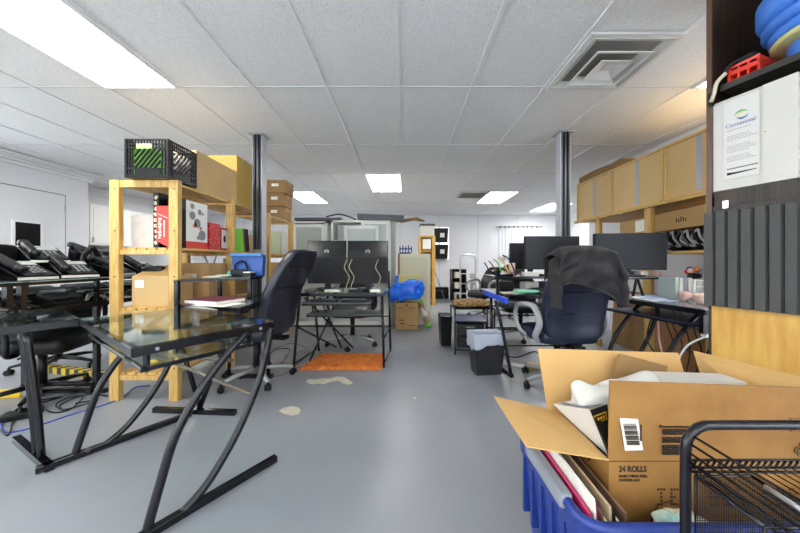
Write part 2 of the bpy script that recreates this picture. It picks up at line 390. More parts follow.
# ceiling lights
tubes = bpy.data.materials.new('light_diffuser'); tubes.use_nodes = True
N = tubes.node_tree.nodes; L = tubes.node_tree.links; b = N['Principled BSDF']; tc = N.new('ShaderNodeTexCoord'); wv = N.new('ShaderNodeTexWave')
wv.wave_profile = 'SIN'; wv.inputs['Scale'].default_value = 1.55; wv.bands_direction = 'X'
mr = N.new('ShaderNodeMapRange'); mr.inputs['To Min'].default_value = LAMP*.72; mr.inputs['To Max'].default_value = LAMP*1.15
L.new(tc.outputs['Object'], wv.inputs[0]); L.new(wv.outputs[0], mr.inputs[0]); L.new(mr.outputs[0], b.inputs['Emission Strength'])
b.inputs['Emission Color'].default_value = (1, .985, .95, 1); b.inputs['Base Color'].default_value = (.9, .9, .9, 1)
LIGHTS = [(-4, -1, 'large fluorescent ceiling light at upper left, nearest the camera'), (-1, 2, 'fluorescent ceiling light in the middle of the ceiling, above the stacked monitors'),
          (-4, 3, 'small distant fluorescent ceiling light above the stack of brown boxes'), (3, 3, 'distant fluorescent ceiling light beside the rear ceiling vent'),
          (6, 4, 'fluorescent ceiling light at the far right, half behind the steel column'), (4, -1, 'ceiling light at the upper right, barely showing beside the dark shelving'),
          (-1, -4, None), (3, -4, None), (-5, -4, None), (-8, 3, None), (-8, -1, None)]  # entries without a label are unseen fixtures added to brighten the room
lt = None
for i, j, lab in LIGHTS:
    x, y = X0+TW*(i+.5), Y0+TD*(j+.5)
    if lt is None:
        lt = thing('ceiling_light', lab, 'ceiling light', (x, y, CEIL-.012), 0, 'fluorescent ceiling lights')
        m = MB()
        for q in ((-.305, .305, -.61, -.585), (-.305, .305, .585, .61), (-.305, -.285, -.585, .585), (.285, .305, -.585, .585)): m.box(*q, 0, .02)
        m.build('frame', TRIMW, lt); MB().box(-.285, .285, -.585, .585, .008, .016).build('diffuser', tubes, lt)
    else:
        dup(lt, (x, y, CEIL-.012), 0, lab or 'unseen fluorescent ceiling light added to brighten the room')
# vents
t = thing('ceiling_vent', 'large square white ceiling air diffuser at the upper right', 'air vent', (X0+TW*2.5, Y0-.305, CEIL-.03))
def ring(m, a, h, z0, z1, w):
    a2, h2 = a-w, h
    for (x0, x1, y0, y1) in ((-a, a, -a, -a+w), (-a, a, a-w, a), (-a, -a+w, -a+w, a-w), (a-w, a, -a+w, a-w)): m.box(x0, x1, y0, y1, z0, z1)
def cone_ring(m, a0, a1, z0, z1, t=.004):
    p = [[(sx*a, sy*a, z) for sx, sy in ((-1,-1),(1,-1),(1,1),(-1,1))] for a, z in ((a0, z0), (a1, z1))]
    for k in range(4):
        q = [p[0][k], p[0][(k+1) % 4], p[1][(k+1) % 4], p[1][k]]; m.slab(q, (0, 0, t))
m = MB(); ring(m, .30, 0, .012, .03, .03); cone_ring(m, .27, .22, .008, .030); m.build('outer_frame', mat('vent_white', (.84, .84, .83), .4), t)
MB().box(-.265, .265, -.265, .265, .034, .038).build('backing', mat('vent_dark', (.50, .49, .47), .8), t)
m = MB(); cone_ring(m, .185, .14, -.018, .018); ring(m, .19, 0, -.022, -.014, .012); m.build('inner_ring', MATS['vent_white'], t)
m = MB(); cone_ring(m, .11, .03, -.026, -.002, .006); m.box(-.03, .03, -.03, .03, -.004, .004); m.build('centre_cone', MATS['vent_white'], t)
t = thing('return_vent', 'small slatted ceiling vent far back beside a ceiling light', 'air vent', (1.48, 6.45, CEIL-.012))
m = MB(); ring(m, .30, 0, 0, .014, .04); m.build('frame', MATS['vent_white'], t)
m = MB()
for k in range(8): m.cbox((0, -.22+.063*k, .004), (.5, .028, .004), (.5, 0, 0))
m.build('slats', mat('vent_grey', (.55, .54, .5), .5), t)
# ================================================================ LEFT: PINE SHELVING
SX0, SX1, SY0, SY1 = -2.247, -1.724, 2.245, 4.62
sh = thing('pine_shelving', 'long open pine shelving unit with three bays on the left', 'shelving', ((SX0+SX1)/2, (SY0+SY1)/2, 0))
PY = [2.27, 2.99, 3.80, 4.58]
for y in PY:
    for x in (SX0+.035, SX1-.035):
        m = MB().box(x-.035, x+.035, y-.022, y+.022, 0, 1.69)
        o = m.build('post', PINE, sh, world=True, bevel=.003)
        if y < 3:
            k = MB()
            for z in (.25, .62, .95, 1.3, 1.62): k.cyl((0, 0, 0), .006, .003, 10, Matrix.Translation((x+.008, y-.0215, z)) @ Matrix.Rotation(pi/2, 4, 'X'))
            k.build('peg_hole', KNOT, o, world=True)
for z, nm in ((1.665, 0), (1.165, 0), (.70, 0), (.20, 0)):
    m = MB()
    for i in range(6):
        x = SX0+.03+i*.079
        m.box(x, x+.066, SY0+.03, SY1-.03, z-.009, z+.009)
    m.build('shelf_board', PINEX, sh, world=True, bevel=.002)
for y in PY:
    for z in (1.665, 1.15, .685, .185): MB().box(SX0+.07, SX1-.07, y-.012, y+.012, z-.03, z+.005 if z < 1.6 else z+.025).build('end_rail', PINE, sh, world=True, bevel=.002)
m = MB(); m.slab([(SX0+.01, 3.02, .3), (SX0+.01, 3.05, .3), (SX0+.01, 3.8, 1.6), (SX0+.01, 3.77, 1.6)], (.003, 0, 0)); m.slab([(SX0+.01, 3.77, .3), (SX0+.01, 3.8, .3), (SX0+.01, 3.05, 1.6), (SX0+.01, 3.02, 1.6)], (.003, 0, 0)); m.build('cross_brace', STEEL, sh, world=True)
# milk crate
def milk_crate(x0, x1, y0, y1, z0, z1):
    t = thing('milk_crate', 'black plastic milk crate on top of the pine shelving, green label inside', 'crate', ((x0+x1)/2, (y0+y1)/2, z0))
    m = MB(); W_, D_, H_ = x1-x0, y1-y0, z1-z0
    def face(o, ux, L):      # one lattice side; o origin, ux horizontal unit
        o = Vector(o); ux = Vector(ux); n = Vector((0,0,1)).cross(ux); th = .012
        def bar(a, b, wd):
            a = o+ux*a[0]+Vector((0,0,a[1])); b = o+ux*b[0]+Vector((0,0,b[1])); m.sq([a, b], wd/2)
        for z in (.006, .02, .07, .225, .25, H_-.006): bar((0, z), (L, z), .010)
        for k in range(15): bar((L*k/14, 0), (L*k/14, .02)if 2 < k < 12 else (L*k/14, H_), .009)
        for k in range(15): bar((L*k/14, .225), (L*k/14, H_), .008)
        for k in range(-2, 6):     # diagonal lattice
            x = .06+k*.037; a, b_ = (x, .072), (x+.12, .222)
            lo, hi = .055, L-.055
            ax, az = a; bx, bz = b_
            if ax < lo: az += (lo-ax)*1.25; ax = lo
            if bx > hi: bz -= (bx-hi)*1.25; bx = hi
            if bz-az > .02: bar((ax, az), (bx, bz), .011)
        for k in range(6): bar((.012, .075+.025*k), (.05, .075+.025*k), .006); bar((L-.05, .075+.025*k), (L-.012, .075+.025*k), .006)
        m.slab([o+ux*.06+Vector((0,0,.02)), o+ux*(L-.06)+Vector((0,0,.02)), o+ux*(L-.06)+Vector((0,0,.068)), o+ux*.06+Vector((0,0,.068))], n*.006)
    face((x0, y0, z0), (1,0,0), W_); face((x1, y0, z0), (0,1,0), D_); face((x1, y1, z0), (-1,0,0), W_); face((x0, y1, z0), (0,-1,0), D_)
    for (a, b_) in ((x0, y0), (x1, y0), (x1, y1), (x0, y1)): m.box(a-.008, a+.008, b_-.008, b_+.008, z0, z1)
    m.box(x0, x1, y0, y1, z0, z0+.008)
    m.build('lattice_body', BLKP, t, world=True)
    MB().cbox(((x0+x1)/2-.02, y0+.003, z0+.235), (.12, .018, .04)).build('handle_grip', mat('lime_tag', (.62, .82, .45), .5), t, world=True, bevel=.005)
milk_crate(-2.07, -1.76, 2.2, 2.49, 1.69, 1.98)
MB().box(-2.045, -1.80, 2.225, 2.27, 1.70, 1.91).one('green_folder', GREEN, 'bright green folder standing inside the black milk crate', 'folder')
MB().box(-2.04, -1.785, 2.29, 2.46, 1.70, 1.88).one('paper_stack', mat('pale_pink_paper', (.85, .78, .80), .7), 'pale stack of papers inside the black milk crate', 'papers')
# cardboard boxes
def carton(name, label, x0, x1, y0, y1, z0, z1, m=CARD, tape=True, group=None, cat='box', rz=0, extras=None):
    t = thing(name, label, cat, ((x0+x1)/2, (y0+y1)/2, z0), rz, group)
    w_, d_, h_ = (x1-x0)/2, (y1-y0)/2, z1-z0
    MB().box(-w_, w_, -d_, d_, 0, h_).build('carton', m, t, bevel=.003)
    if tape:
        MB().box(-w_-.0008, w_+.0008, -.025, .025, h_-.05, h_+.001).build('tape', mat('tape', (.72, .62, .44), .25), t)
        if h_ > .1: MB().box(-w_*.3, w_*.35, -d_-.001, -d_+.001, h_*.5, h_*.72).build('label', PAPER, t)
    return t
carton('cardboard_box', 'long tan cardboard box lying next to the milk crate on the pine shelving', -2.15, -1.78, 2.53, 3.14, 1.675, 2.02, CARDL, False)
carton('cardboard_box', 'tall tan cardboard box between the milk crate boxes and the left steel column', -2.1, -1.79, 3.16, 3.52, 1.675, 2.205, CARDY)
for k, lab in enumerate(('lowest of three', 'middle one of three', 'topmost of three')):
    dx = (.0, .01, .03)[k]
    carton('printed_carton', lab+' stacked brown cartons at the far end of the pine shelving', -2.03, -1.75+dx, 4.28, 4.6, 1.675+.193*k, 1.675+.193*(k+1)-.006, CARDD, True, 'stacked brown cartons')
for k in range(3):
    pass
# mid shelf
z = 1.176
t = thing('file_box', 'white printed file box leaning on the middle shelf of the pine unit', 'file box', (-2.115, 2.40, z))
MB().slab([(-.10, 0, 0), (.10, 0, 0), (.072, 0, .27), (-.108, 0, .262)], (0, .08, 0)).build('cover', mat('file_white', (.80, .77, .74), .6, var=.12, scale=14), t)
MB().slab([(.1005, -.0, 0), (.125, 0, 0), (.097, 0, .275), (.0725, 0, .27)], (0, .08, 0)).build('spine', GREYD, t)
t = thing('upright_box', 'tall narrow black box with pale print between white file box and red box', 'box', (-1.975, 2.39, z))
MB().box(-.022, .022, -.04, .12, 0, .44).build('cover', BLKP, t)
m = MB(); 
for k in range(9): m.cbox((random.uniform(-.006, .006), -.0415, .04+.045*k), (.02, .002, .028), (0, random.uniform(-.6, .6), 0))
m.build('print', mat('pale_print', (.80, .78, .66), .6), t)
t = thing('product_box', 'red product box with white lettering behind the near right pine post', 'box', (-1.90, 2.36, z))
MB().hexa([(-.055,-.03,.05), (.045,-.03,.0), (.045,.05,.0), (-.055,.05,.05), (-.055,-.03,.33), (.045,-.03,.33), (.045,.05,.33), (-.055,.05,.33)]).build('cover', RED, t)
m = MB(); [m.cbox((-.030+.004*(k % 2), -.031, .08+.021*k), (.014+.006*(k % 3), .002, .014), (0, .3*(k % 2), 0)) for k in range(8)]; [m.cbox((.006, -.031, .09+.012*k), (.010, .002, .009)) for k in range(11)]; m.build('worn_print', PAPER, t)

MB().cbox((-.005, -.031, .25), (.09, .002, .004), (0, .4, 0)).build('line', PAPER, t)
t = thing('product_box', 'large white printed box with coloured pictures beside the red box', 'box', (-1.88, 2.56, z))
MB().box(-.08, .085, -.13, .13, .0, .405).build('cover', BLKP, t)
MB().box(.0851, .087, -.13, .13, .06, .40).build('picture_panel', PRINT, t); MB().box(.0851, .0875, -.13, .13, .0, .06).build('red_band', RED, t)
m = MB()
for (yy, zz, r) in ((-.06, .28, .035), (.0, .22, .04), (.06, .12, .045), (.03, .32, .025)): m.cyl((0, 0, 0), r, .001, 18, Matrix.Translation((.087, yy, zz)) @ Matrix.Rotation(pi/2, 4, 'Y'))
m.build('printed_picture', mat('picture_grey', (.48, .50, .52), .5), t)
m = MB(); m.cbox((.0875, -.03, .2), (.001, .05, .03), (.6, 0, 0)); m.cbox((.0875, .04, .18), (.001, .03, .03)); m.build('printed_accent', mat('picture_orange', (.85, .45, .25), .5), t)
carton('gift_box', 'small red box with a repeating circle pattern on the middle pine shelf', -2.0, -1.78, 2.705, 2.86, z, z+.25, REDDOT, False)
t = carton('gift_box', 'small white and red box with a black portrait beside the patterned red box', -1.98, -1.775, 2.865, 2.965, z, z+.22, REDD, False)
MB().box(.1026, .104, -.045, .045, .02, .20).build('white_panel', PAPERW, t); MB().sup((.105, 0, .11), (.004, .04, .07), .8, 12, 8).build('portrait', INKB, t)
for k, (c, lab) in enumerate(((GREEN, 'green'), (MAROON, 'maroon'), (mat('navy', (.16, .17, .30), .5), 'navy blue'))):
    MB().cbox((-1.85, 3.22+.05*k, z+.125), (.19, .032, .25), (.12, 0, 0)).one('binder', c, lab+' binder leaning on the middle shelf of the second pine bay', 'binder', 'binders on the middle pine shelf')
carton('storage_box', 'pale translucent storage box on middle shelf beyond the left steel column', -2.05, -1.78, 3.9, 4.25, z, z+.3, mat('pale_green', (.72, .76, .62), .5), False)
carton('storage_box', 'white document box at the far end of the middle pine shelf', -2.05, -1.78, 4.3, 4.52, z, z+.33, PAPERW, False)
carton('storage_box', 'yellowish carton on the middle pine shelf just before the column', -2.1, -1.8, 3.45, 3.72, z, z+.2, CARDY, False)
# shelf at .70
t = carton('shipping_box', 'open tan shipping box with a white label in the near pine bay', -2.15, -1.86, 2.33, 2.60, .709, .95, CARDL, False)
MB().slab([(-.145, -.135, .24), (.145, -.135, .24), (.145, .0, .325), (-.06, .0, .325)], (0, .004, 0)).build('flap', CARDF, t)
MB().box(-.12, -.05, -.137, -.134, .15, .21).build('label', PAPER, t, label='white address label'); 
carton('shipping_box', 'brown cardboard box behind the open tan shipping box', -2.12, -1.77, 2.68, 2.95, .709, 1.05, CARD)
carton('shipping_box', 'brown carton on the low pine shelf beyond the brown cardboard box', -2.12, -1.8, 3.05, 3.4, .709, .98, CARDD)
carton('storage_box', 'olive green storage box in the second bay, behind the monitor riser', -2.1, -1.77, 3.42, 3.7, .709, 1.1, mat('olive', (.55, .56, .36), .5), False)
carton('shipping_box', 'brown carton on the low shelf of the furthest pine bay', -2.12, -1.8, 3.9, 4.4, .709, 1.05, CARD)
MB().sup((-2.05, 2.42, 1.0), (.18, .07, .06), .5, fn=None).one('telephone', BLKP, 'black telephone handset lying in the near pine bay above the tan box', 'telephone')
carton('storage_bin', 'dark storage carton on the bottom pine shelf, near bay', -2.15, -1.85, 3.1, 3.6, .209, .5, CARDD, False)
# ================================================================ DESKS (black tube frame, glass top)
RA = [(.43, .72), (.33, .63), (.222, .50), (.136, .35), (.085, .18), (.043, .02)]
RB = [(.555, .72), (.53, .60), (.485, .45), (.386, .254), (.26, .09), (.16, .02)]
def side_frame(parent, A, e, sh=0., top=.735, foot=(.583, -.09), name='leg_frame'):
    A = Vector((A[0], A[1], 0)); e = Vector((e[0], e[1], 0)).normalized()
    def q(s, z): return A+e*(s+sh)+Vector((0, 0, z))
    L_ = MB(); L_.tube(spl([q(*p) for p in RA], 5), .017); o = L_.build('leg', BLK, parent, world=True)
    L_ = MB(); L_.tube(spl([q(*p) for p in RB], 5), .017); L_.build('leg', BLK, parent, world=True)
    MB().sq([q(foot[0], .018), q(foot[1], .018)], .0165).build('foot', BLK, parent, world=True, bevel=.004)
    m = MB(); m.cyl(tuple(q(foot[0]-.05, 0)), .014, .012); m.cyl(tuple(q(foot[1]+.05, 0)), .014, .012); m.build('foot_pad', BLKP, parent, world=True)
    return q
def glass_top(parent, P, z, rail=.02, th=.008, rh=.035, frame=True, gm=GLASS, name='glass_top'):
    P = [Vector((x, y, z)) for x, y in P]
    MB().slab(P, (0, 0, th)).build(name, gm, parent, world=True)
    if frame:
        m = MB()
        c = sum(P, Vector())/len(P)
        for i in range(len(P)):
            a, b_ = P[i], P[(i+1) % len(P)]; d = (b_-a).normalized(); n = Vector((-d.y, d.x, 0))
            if n.dot(c-a) < 0: n = -n
            m.slab([a+n*.004, b_+n*.004, b_+n*(rail+.004), a+n*(rail+.004)], (0, 0, -rh))
        m.build('rail', BLK, parent, world=True)
A = Vector((-1.016, 1.098)); e = Vector((.568, .823)); n_ = Vector((-.823, .568))
Bc = A+e*.577; C_ = A+n_*.97; D_ = Bc+n_*.97
dk = thing('glass_desk', 'large black tube desk with clear glass top in the left foreground', 'desk', ((A.x+D_.x)/2, (A.y+D_.y)/2, 0))
glass_top(dk, [A, Bc, D_, C_], .742)
q = side_frame(dk, A, e)
q2 = side_frame(dk, A+n_*.905, e, -.07)
# lower glass shelf
a1 = A+e*.04+n_*.0; b1 = A+e*.50; 
glass_top(dk, [A+e*.03-n_*-.01, A+e*.47+n_*.01, A+e*.47+n_*.95, A+e*.03+n_*.95], .655, rail=.014, rh=.014, name='lower_glass_shelf')
m = MB()
for s, t_ in ((.05, .02), (.45, .02), (.05, .93), (.45, .93)):
    p = A+e*s+n_*t_; MB().box(p.x-.008, p.x+.008, p.y-.008, p.y+.008, .64, .72).build('hanger', BLK, dk, world=True)
m = MB()
def dd(s, t_, z): p = A+e*s+n_*t_; return (p.x, p.y, z)
m.tube([dd(.36, .0, .60), dd(.20, .9, .53)], .010); m.tube([dd(.46, .0, .40), dd(.28, .9, .50)], .010); m.tube([dd(.02, .9, .02), dd(.02, .88, .04)], .01)
m.build('cross_bar', mat('bare_bar', (.42, .38, .34), .35, metal=.5), dk, world=True)
MB().slab([dd(.06, .03, .664), dd(.06, .075, .664), dd(.09, .075, .664), dd(.09, .03, .664)], (0, 0, .001)).build('warning_sticker', YELLOW, dk, world=True, label='yellow warning sticker')
for s in (.08, .5): p = Vector(dd(s, -.0, .725)); MB().cyl((0,0,0), .007, .005, 12, Matrix.Translation(p) @ Matrix.Rotation(pi/2, 4, 'X')).build('bolt', GREYP, dk, world=True)
# return desk at the far left
mE = C_-e*.9
rd = thing('glass_desk', 'black framed glass return desk at the left edge, joined to the foreground desk', 'desk', (C_.x-.5, C_.y-.2, 0))
Cr = C_+n_*.006
glass_top(rd, [Cr, Cr-e*.9, Cr-e*.9+n_*.6, Cr+n_*.6], .742)
m0 = Vector((-1.80, 1.50)); m1 = Vector((-2.30, 1.75)); dv = (m1-m0).normalized()
MB().sq([(m0.x, m0.y, .018), (m1.x, m1.y, .018)], .0165).build('foot', BLK, rd, world=True)
for k, (s0, s1) in enumerate(((.12, .07), (.20, .17))):
    p0 = m0+dv*s0; p1 = Vector((-1.95, 1.53))+dv*(s1-.05)
    MB().tube(spl([(p0.x, p0.y, .03), ((p0.x+p1.x)/2+.01, (p0.y+p1.y)/2, .36), (p1.x, p1.y, .71)], 4), .016).build('leg', BLK, rd, world=True)
fe = Cr-e*.82
for t_ in (.05, .5):
    p = fe+n_*t_; MB().tube([(p.x, p.y, .02), (p.x, p.y, .71)], .016).build('leg', BLK, rd, world=True)
p, p2 = fe+n_*0, fe+n_*.58; MB().sq([(p.x, p.y, .018), (p2.x, p2.y, .018)], .0165).build('foot', BLK, rd, world=True)
# second desk (behind), with riser
d2 = thing('glass_desk', 'black glass desk with a riser between the foreground desk and the steel column', 'desk', (-1.4, 2.4, 0))
glass_top(d2, [(-1.12, 2.02), (-1.2, 2.78), (-1.66, 2.78), (-1.66, 2.17)], .742)
for p0, p1, p2 in (((-1.70, 2.08), (-1.58, 2.08), 0), ((-1.2, 2.06), (-1.42, 2.06), 0)):
    MB().tube([(p0[0], p0[1]+.06, .72), (-1.45, 2.10, .03)], .016).build('leg', BLK, d2, world=True)
MB().tube([(-1.60, 2.7, .02), (-1.60, 2.7, .71)], .016).build('leg', BLK, d2, world=True); MB().tube([(-1.24, 2.7, .02), (-1.24, 2.7, .71)], .016).build('leg', BLK, d2, world=True)
MB().sq([(-1.77, 2.09, .018), (-1.17, 2.05, .018)], .0165).build('foot', BLK, d2, world=True); MB().sq([(-1.66, 2.7, .018), (-1.2, 2.7, .018)], .0165).build('foot', BLK, d2, world=True)
glass_top(d2, [(-1.68, 2.15), (-1.28, 2.45), (-1.28, 2.68), (-1.68, 2.68)], .93, rail=.012, rh=.016, name='riser_shelf')
m = MB(); m.sq([(-1.665, 2.165, .58), (-1.665, 2.165, .925)], .014); m.build('riser_post', BLK, d2, world=True); MB().sq([(-1.30, 2.49, .75), (-1.30, 2.49, .925)], .014).build('riser_post', BLK, d2, world=True); MB().sq([(-1.66, 2.66, .75), (-1.66, 2.66, .925)], .014).build('riser_post', BLK, d2, world=True)
def book(name, label, cat, c, dims, rz, cover, z0, group=None):
    t = thing(name, label, cat, (c[0], c[1], z0), rz, group); w_, d_, h = dims[0]/2, dims[1]/2, dims[2]
    m = MB(); m.box(-w_, w_, -d_, d_, 0, .003); m.box(-w_, w_, -d_, d_, h-.003, h); m.box(-w_, -w_+.003, -d_, d_, 0, h); m.build('cover', cover, t)
    MB().box(-w_+.003, w_-.005, -d_+.004, d_-.004, .003, h-.003).build('pages', PAPER, t); return t
book('binder', 'maroon binder lying flat on the glass desk behind the foreground desk', 'binder', (-1.45, 2.27), (.34, .25, .03), -.35, MAROON, .752)
MB().cbox((-1.36, 2.17, .753), (.3, .2, .002), (0, 0, -.3)).one('paper_sheet', PAPER, 'white paper sheet under the maroon binder', 'paper')
t = thing('blue_case', 'bright blue plastic case standing on the riser behind a black cord', 'case', (-1.37, 2.64, .94))
MB().cbox((-.02, 0, .09), (.28, .06, .20), (-.12, 0, 0)).build('shell', mat('case_blue', (.10, .30, .62), .35), t, bevel=.01)
MB().cbox((-.02, -.03, .182), (.28, .05, .03), (-.12, 0, 0)).build('lid', mat('case_blue2', (.22, .46, .70), .35), t, bevel=.004)
MB().cyl((-1.505, 2.56, .939), .026, .045).one('mug', TEAL, 'small teal cup on the riser in front of the blue case', 'cup')
m = MB(); m.sup((-1.41, 2.53, .968), (.14, .06, .06), .4); m.one('telephone', BLKP, 'black handset with coiled cord on the riser in front of blue case', 'telephone')
m = MB(); m.tube(spl([(-1.46, 2.58, .96), (-1.48, 2.585, 1.03), (-1.42, 2.585, 1.07), (-1.38, 2.585, 1.03), (-1.36, 2.58, .95)], 6), .008); m.one('cable', BLKP, 'black looped cord hanging in front of the blue case', 'cord')
t = thing('desk_tray', 'black desk organiser with pale papers on the riser end', 'organiser', (-1.325, 2.53, .939)); MB().box(-.035, .035, -.05, .04, 0, .03).build('tray', BLKP, t); MB().box(-.03, .03, -.045, .035, .031, .04).build('papers', PAPER, t)
for k in range(3):
    MB().cbox((-1.58+.02*k, 2.50+.03*k, .9415+.004*k), (.14, .18, .003), (0, 0, .3*k)).one('paper_sheet', PAPER if k != 1 else mat('pale_green', (.72, .76, .62), .5), ('lowest', 'pale green', 'topmost')[k]+' sheet in the loose papers on the riser beside the teal cup', 'paper', 'papers on the riser')
# ================================================================ PHONES DESK (far left)
pd = thing('glass_desk', 'long black glass desk on the far left, holding the heap of telephones', 'desk', (-2.8, 2.4, 0))
glass_top(pd, [(-2.45, 1.35), (-2.45, 3.5), (-3.15, 3.5), (-3.15, 1.35)], .742)
glass_top(pd, [(-2.45, 1.35), (-2.45, 3.4), (-3.05, 3.4), (-3.05, 1.35)], .93, rail=.02, rh=.02, name='riser_shelf')
for y in (1.45, 2.4, 3.4):
    for x in (-2.5, -3.08):
        MB().sq([(x, y, .02), (x, y, .71)], .017).build('leg', BLK, pd, world=True)
        MB().sq([(x, y, .75), (x, y, .912)], .013).build('riser_post', BLK, pd, world=True)
    MB().sq([(-2.42, y, .017), (-3.16, y, .017)], .016).build('foot', BLK, pd, world=True)
for y in (1.86, 1.93): MB().sq([(-2.5, y, .75), (-2.5, y, .912)], .016).build('riser_post', BLK, pd, world=True)
def phone(label, loc, rz):
    t = thing('desk_telephone', label, 'telephone', loc, rz, 'black office telephones heaped on the far left desk')
    MB().hexa([(-.10,-.10,0), (.10,-.10,0), (.10,.10,0), (-.10,.10,0), (-.095,-.10,.03), (.095,-.10,.03), (.095,.09,.12), (-.095,.09,.12)]).build('body', BLKG, t, bevel=.008)
    m = MB(); m.sup((-.07, -.005, .105), (.045, .20, .04), .5, 16, 10, rot=(.44, 0, 0)); m.sup((-.07, -.085, .068), (.055, .05, .045), .6, 12, 8, rot=(.44, 0, 0)); m.sup((-.07, .08, .14), (.055, .05, .045), .6, 12, 8, rot=(.44, 0, 0)); m.build('handset', BLKP, t)
    MB().cbox((.03, .05, .103), (.10, .05, .006), (.44, 0, 0)).build('display', mat('lcd', (.55, .58, .56), .2), t)
    m = MB()
    for i in range(4):
        for j in range(3): m.cbox((.0+.025*j, -.065+.024*i, .048+.0112*i), (.016, .014, .008), (.44, 0, 0))
    m.build('keypad', mat('key_grey', (.45, .46, .48), .4), t)
    MB().cbox((0, -.101, .012), (.19, .003, .016)).build('silver_edge', mat('silver_trim', (.78, .78, .76), .3), t)
    return t
spots = [(-2.62, 1.72, 0, 1.9), (-2.60, 2.02, 0, 1.5), (-2.62, 2.34, 0, 1.2), (-2.60, 2.63, 0, 1.7), (-2.60, 2.93, 0, 1.4),
         (-2.90, 1.85, .0, 1.7), (-2.90, 2.12, .0, 1.2), (-2.92, 2.42, 0, 1.9), (-2.90, 2.74, 0, 1.5), (-2.9, 3.05, 0, 1.3),
         (-2.88, 1.98, .10, 1.5), (-2.88, 2.36, .10, 1.2), (-2.88, 2.72, .10, 1.8)]
ph0 = None
lab = ['front phone nearest the left edge', 'second front phone', 'front phone at the middle of the heap', 'front phone left of the near pine post', 'front phone just behind the near pine post',
       'rear phone nearest the left edge', 'second rear phone', 'middle rear phone', 'fourth rear phone', 'rear phone furthest back',
       'upper phone resting across the two leftmost rear ones', 'upper phone in the middle of the heap', 'upper phone at the right end of the heap']
for (x, y, dz, rz), l in zip(spots, lab):
    l2 = 'black office telephone on the glass riser, '+l
    if ph0 is None: ph0 = phone(l2, (x, y, .939+dz), rz); ph0.scale = (1.12, 1.12, 1.12)
    else: dup(ph0, (x, y, .939+dz*1.15), rz, l2)
for k, (x, y, s) in enumerate(((-2.72, 1.80, 1), (-2.66, 2.50, 1.2))):
    z0 = 1.02
    P = spl([(x, y-.06, z0), (x-.02, y-.03, z0+.09), (x, y+.02, z0+.13*s), (x, y+.07, z0+.09), (x+.02, y+.10, z0)], 6)
    MB().tube(P, .02, 10, flat=.6).one('telephone', BLKP, ('left', 'right')[k]+' loose handset arched on top of the telephone heap', 'telephone', 'loose handsets on the telephone heap')
for k in range(6):
    y = 1.60+.33*k
    t = thing('keyboard', 'black keyboard %s on the desk under the telephone riser' % ('nearest the left edge', 'second from the left edge', 'third along', 'fourth along', 'fifth along', 'furthest back')[k], 'keyboard', (-2.70, y, .752), 1.5+.12*(k % 3), 'keyboards under the telephone riser')
    MB().hexa([(-.15,-.15,0), (.15,-.15,0), (.15,.06,0), (-.15,.06,0), (-.15,-.15,.015), (.15,-.15,.015), (.15,.06,.05+.02*(k % 3)), (-.15,.06,.05+.02*(k % 3))]).build('case', BLKG if k % 2 else BLKP, t, bevel=.006)
    m = MB()
    for i in range(9): m.cbox((-.12+.03*i, -.04, .045+.008*(k % 3)), (.024, .13, .006), (.19+.1*(k % 3), 0, 0))
    m.build('keys', GREYD, t)
for k in range(5):
    y = 1.7+.36*k
    t = thing('keyboard', 'dark keyboard in the rear row under the telephone riser, %s' % ('nearest the left edge', 'second along', 'in the middle', 'fourth along', 'furthest back')[k], 'keyboard', (-2.98, y, .752), 1.4+.2*(k % 3), 'keyboards under the telephone riser')
    MB().hexa([(-.16,-.07,0), (.16,-.07,0), (.16,.07,0), (-.16,.07,0), (-.16,-.07,.05), (.16,-.07,.05), (.16,.07,.11), (-.16,.07,.11)]).build('case', BLKP, t, bevel=.006)
    MB().cbox((0, 0, .086), (.28, .11, .008), (.4, 0, 0)).build('keys', GREYD, t)
for k in range(6):
    y = 1.62+.32*k
    t = thing('keyboard', 'upper keyboard laid across the %s under the phone riser' % ('one nearest the left edge', 'second keyboard along', 'third keyboard along', 'fourth keyboard along', 'fifth keyboard along', 'furthest keyboard')[k], 'keyboard', (-2.64, y, .80+.02*(k % 3)), 1.2+.5*(k % 3), 'keyboards under the telephone riser')
    MB().box(-.14, .14, -.065, .065, 0, .022).build('case', (BLKP, BLKG, GREYD)[k % 3], t, bevel=.006)
    MB().box(-.13, .13, -.055, .055, .022, .027).build('keys', (GREYD, GREYP, BLKP)[k % 3], t)
for k in range(14):
    a = random.uniform(1.5, 2.9)
    MB().tube(spl([(-2.49+random.uniform(-.02, .02), a, .76), (-2.52, a+.07, .78+.04*random.random()), (-2.47, a+.16, .765), (-2.53, a+.25, .78), (-2.5, a+.31, .757)], 6), .006).one('cable', (BLKP, mat('cord_grey', (.45, .44, .42), .5))[k % 2], 'loose telephone cord on the front edge of the phone desk, %s' % ('black rubber', 'grey rubber')[k % 2], 'cord', 'loose cords on the phone desk')
t = thing('spare_monitor', 'dark monitor lying behind the telephones at the left edge', 'monitor', (-3.05, 2.3, .939)); MB().sup((-.05, -.15, .13), (.07, .42, .26), .25).build('shell', BLKP, t)
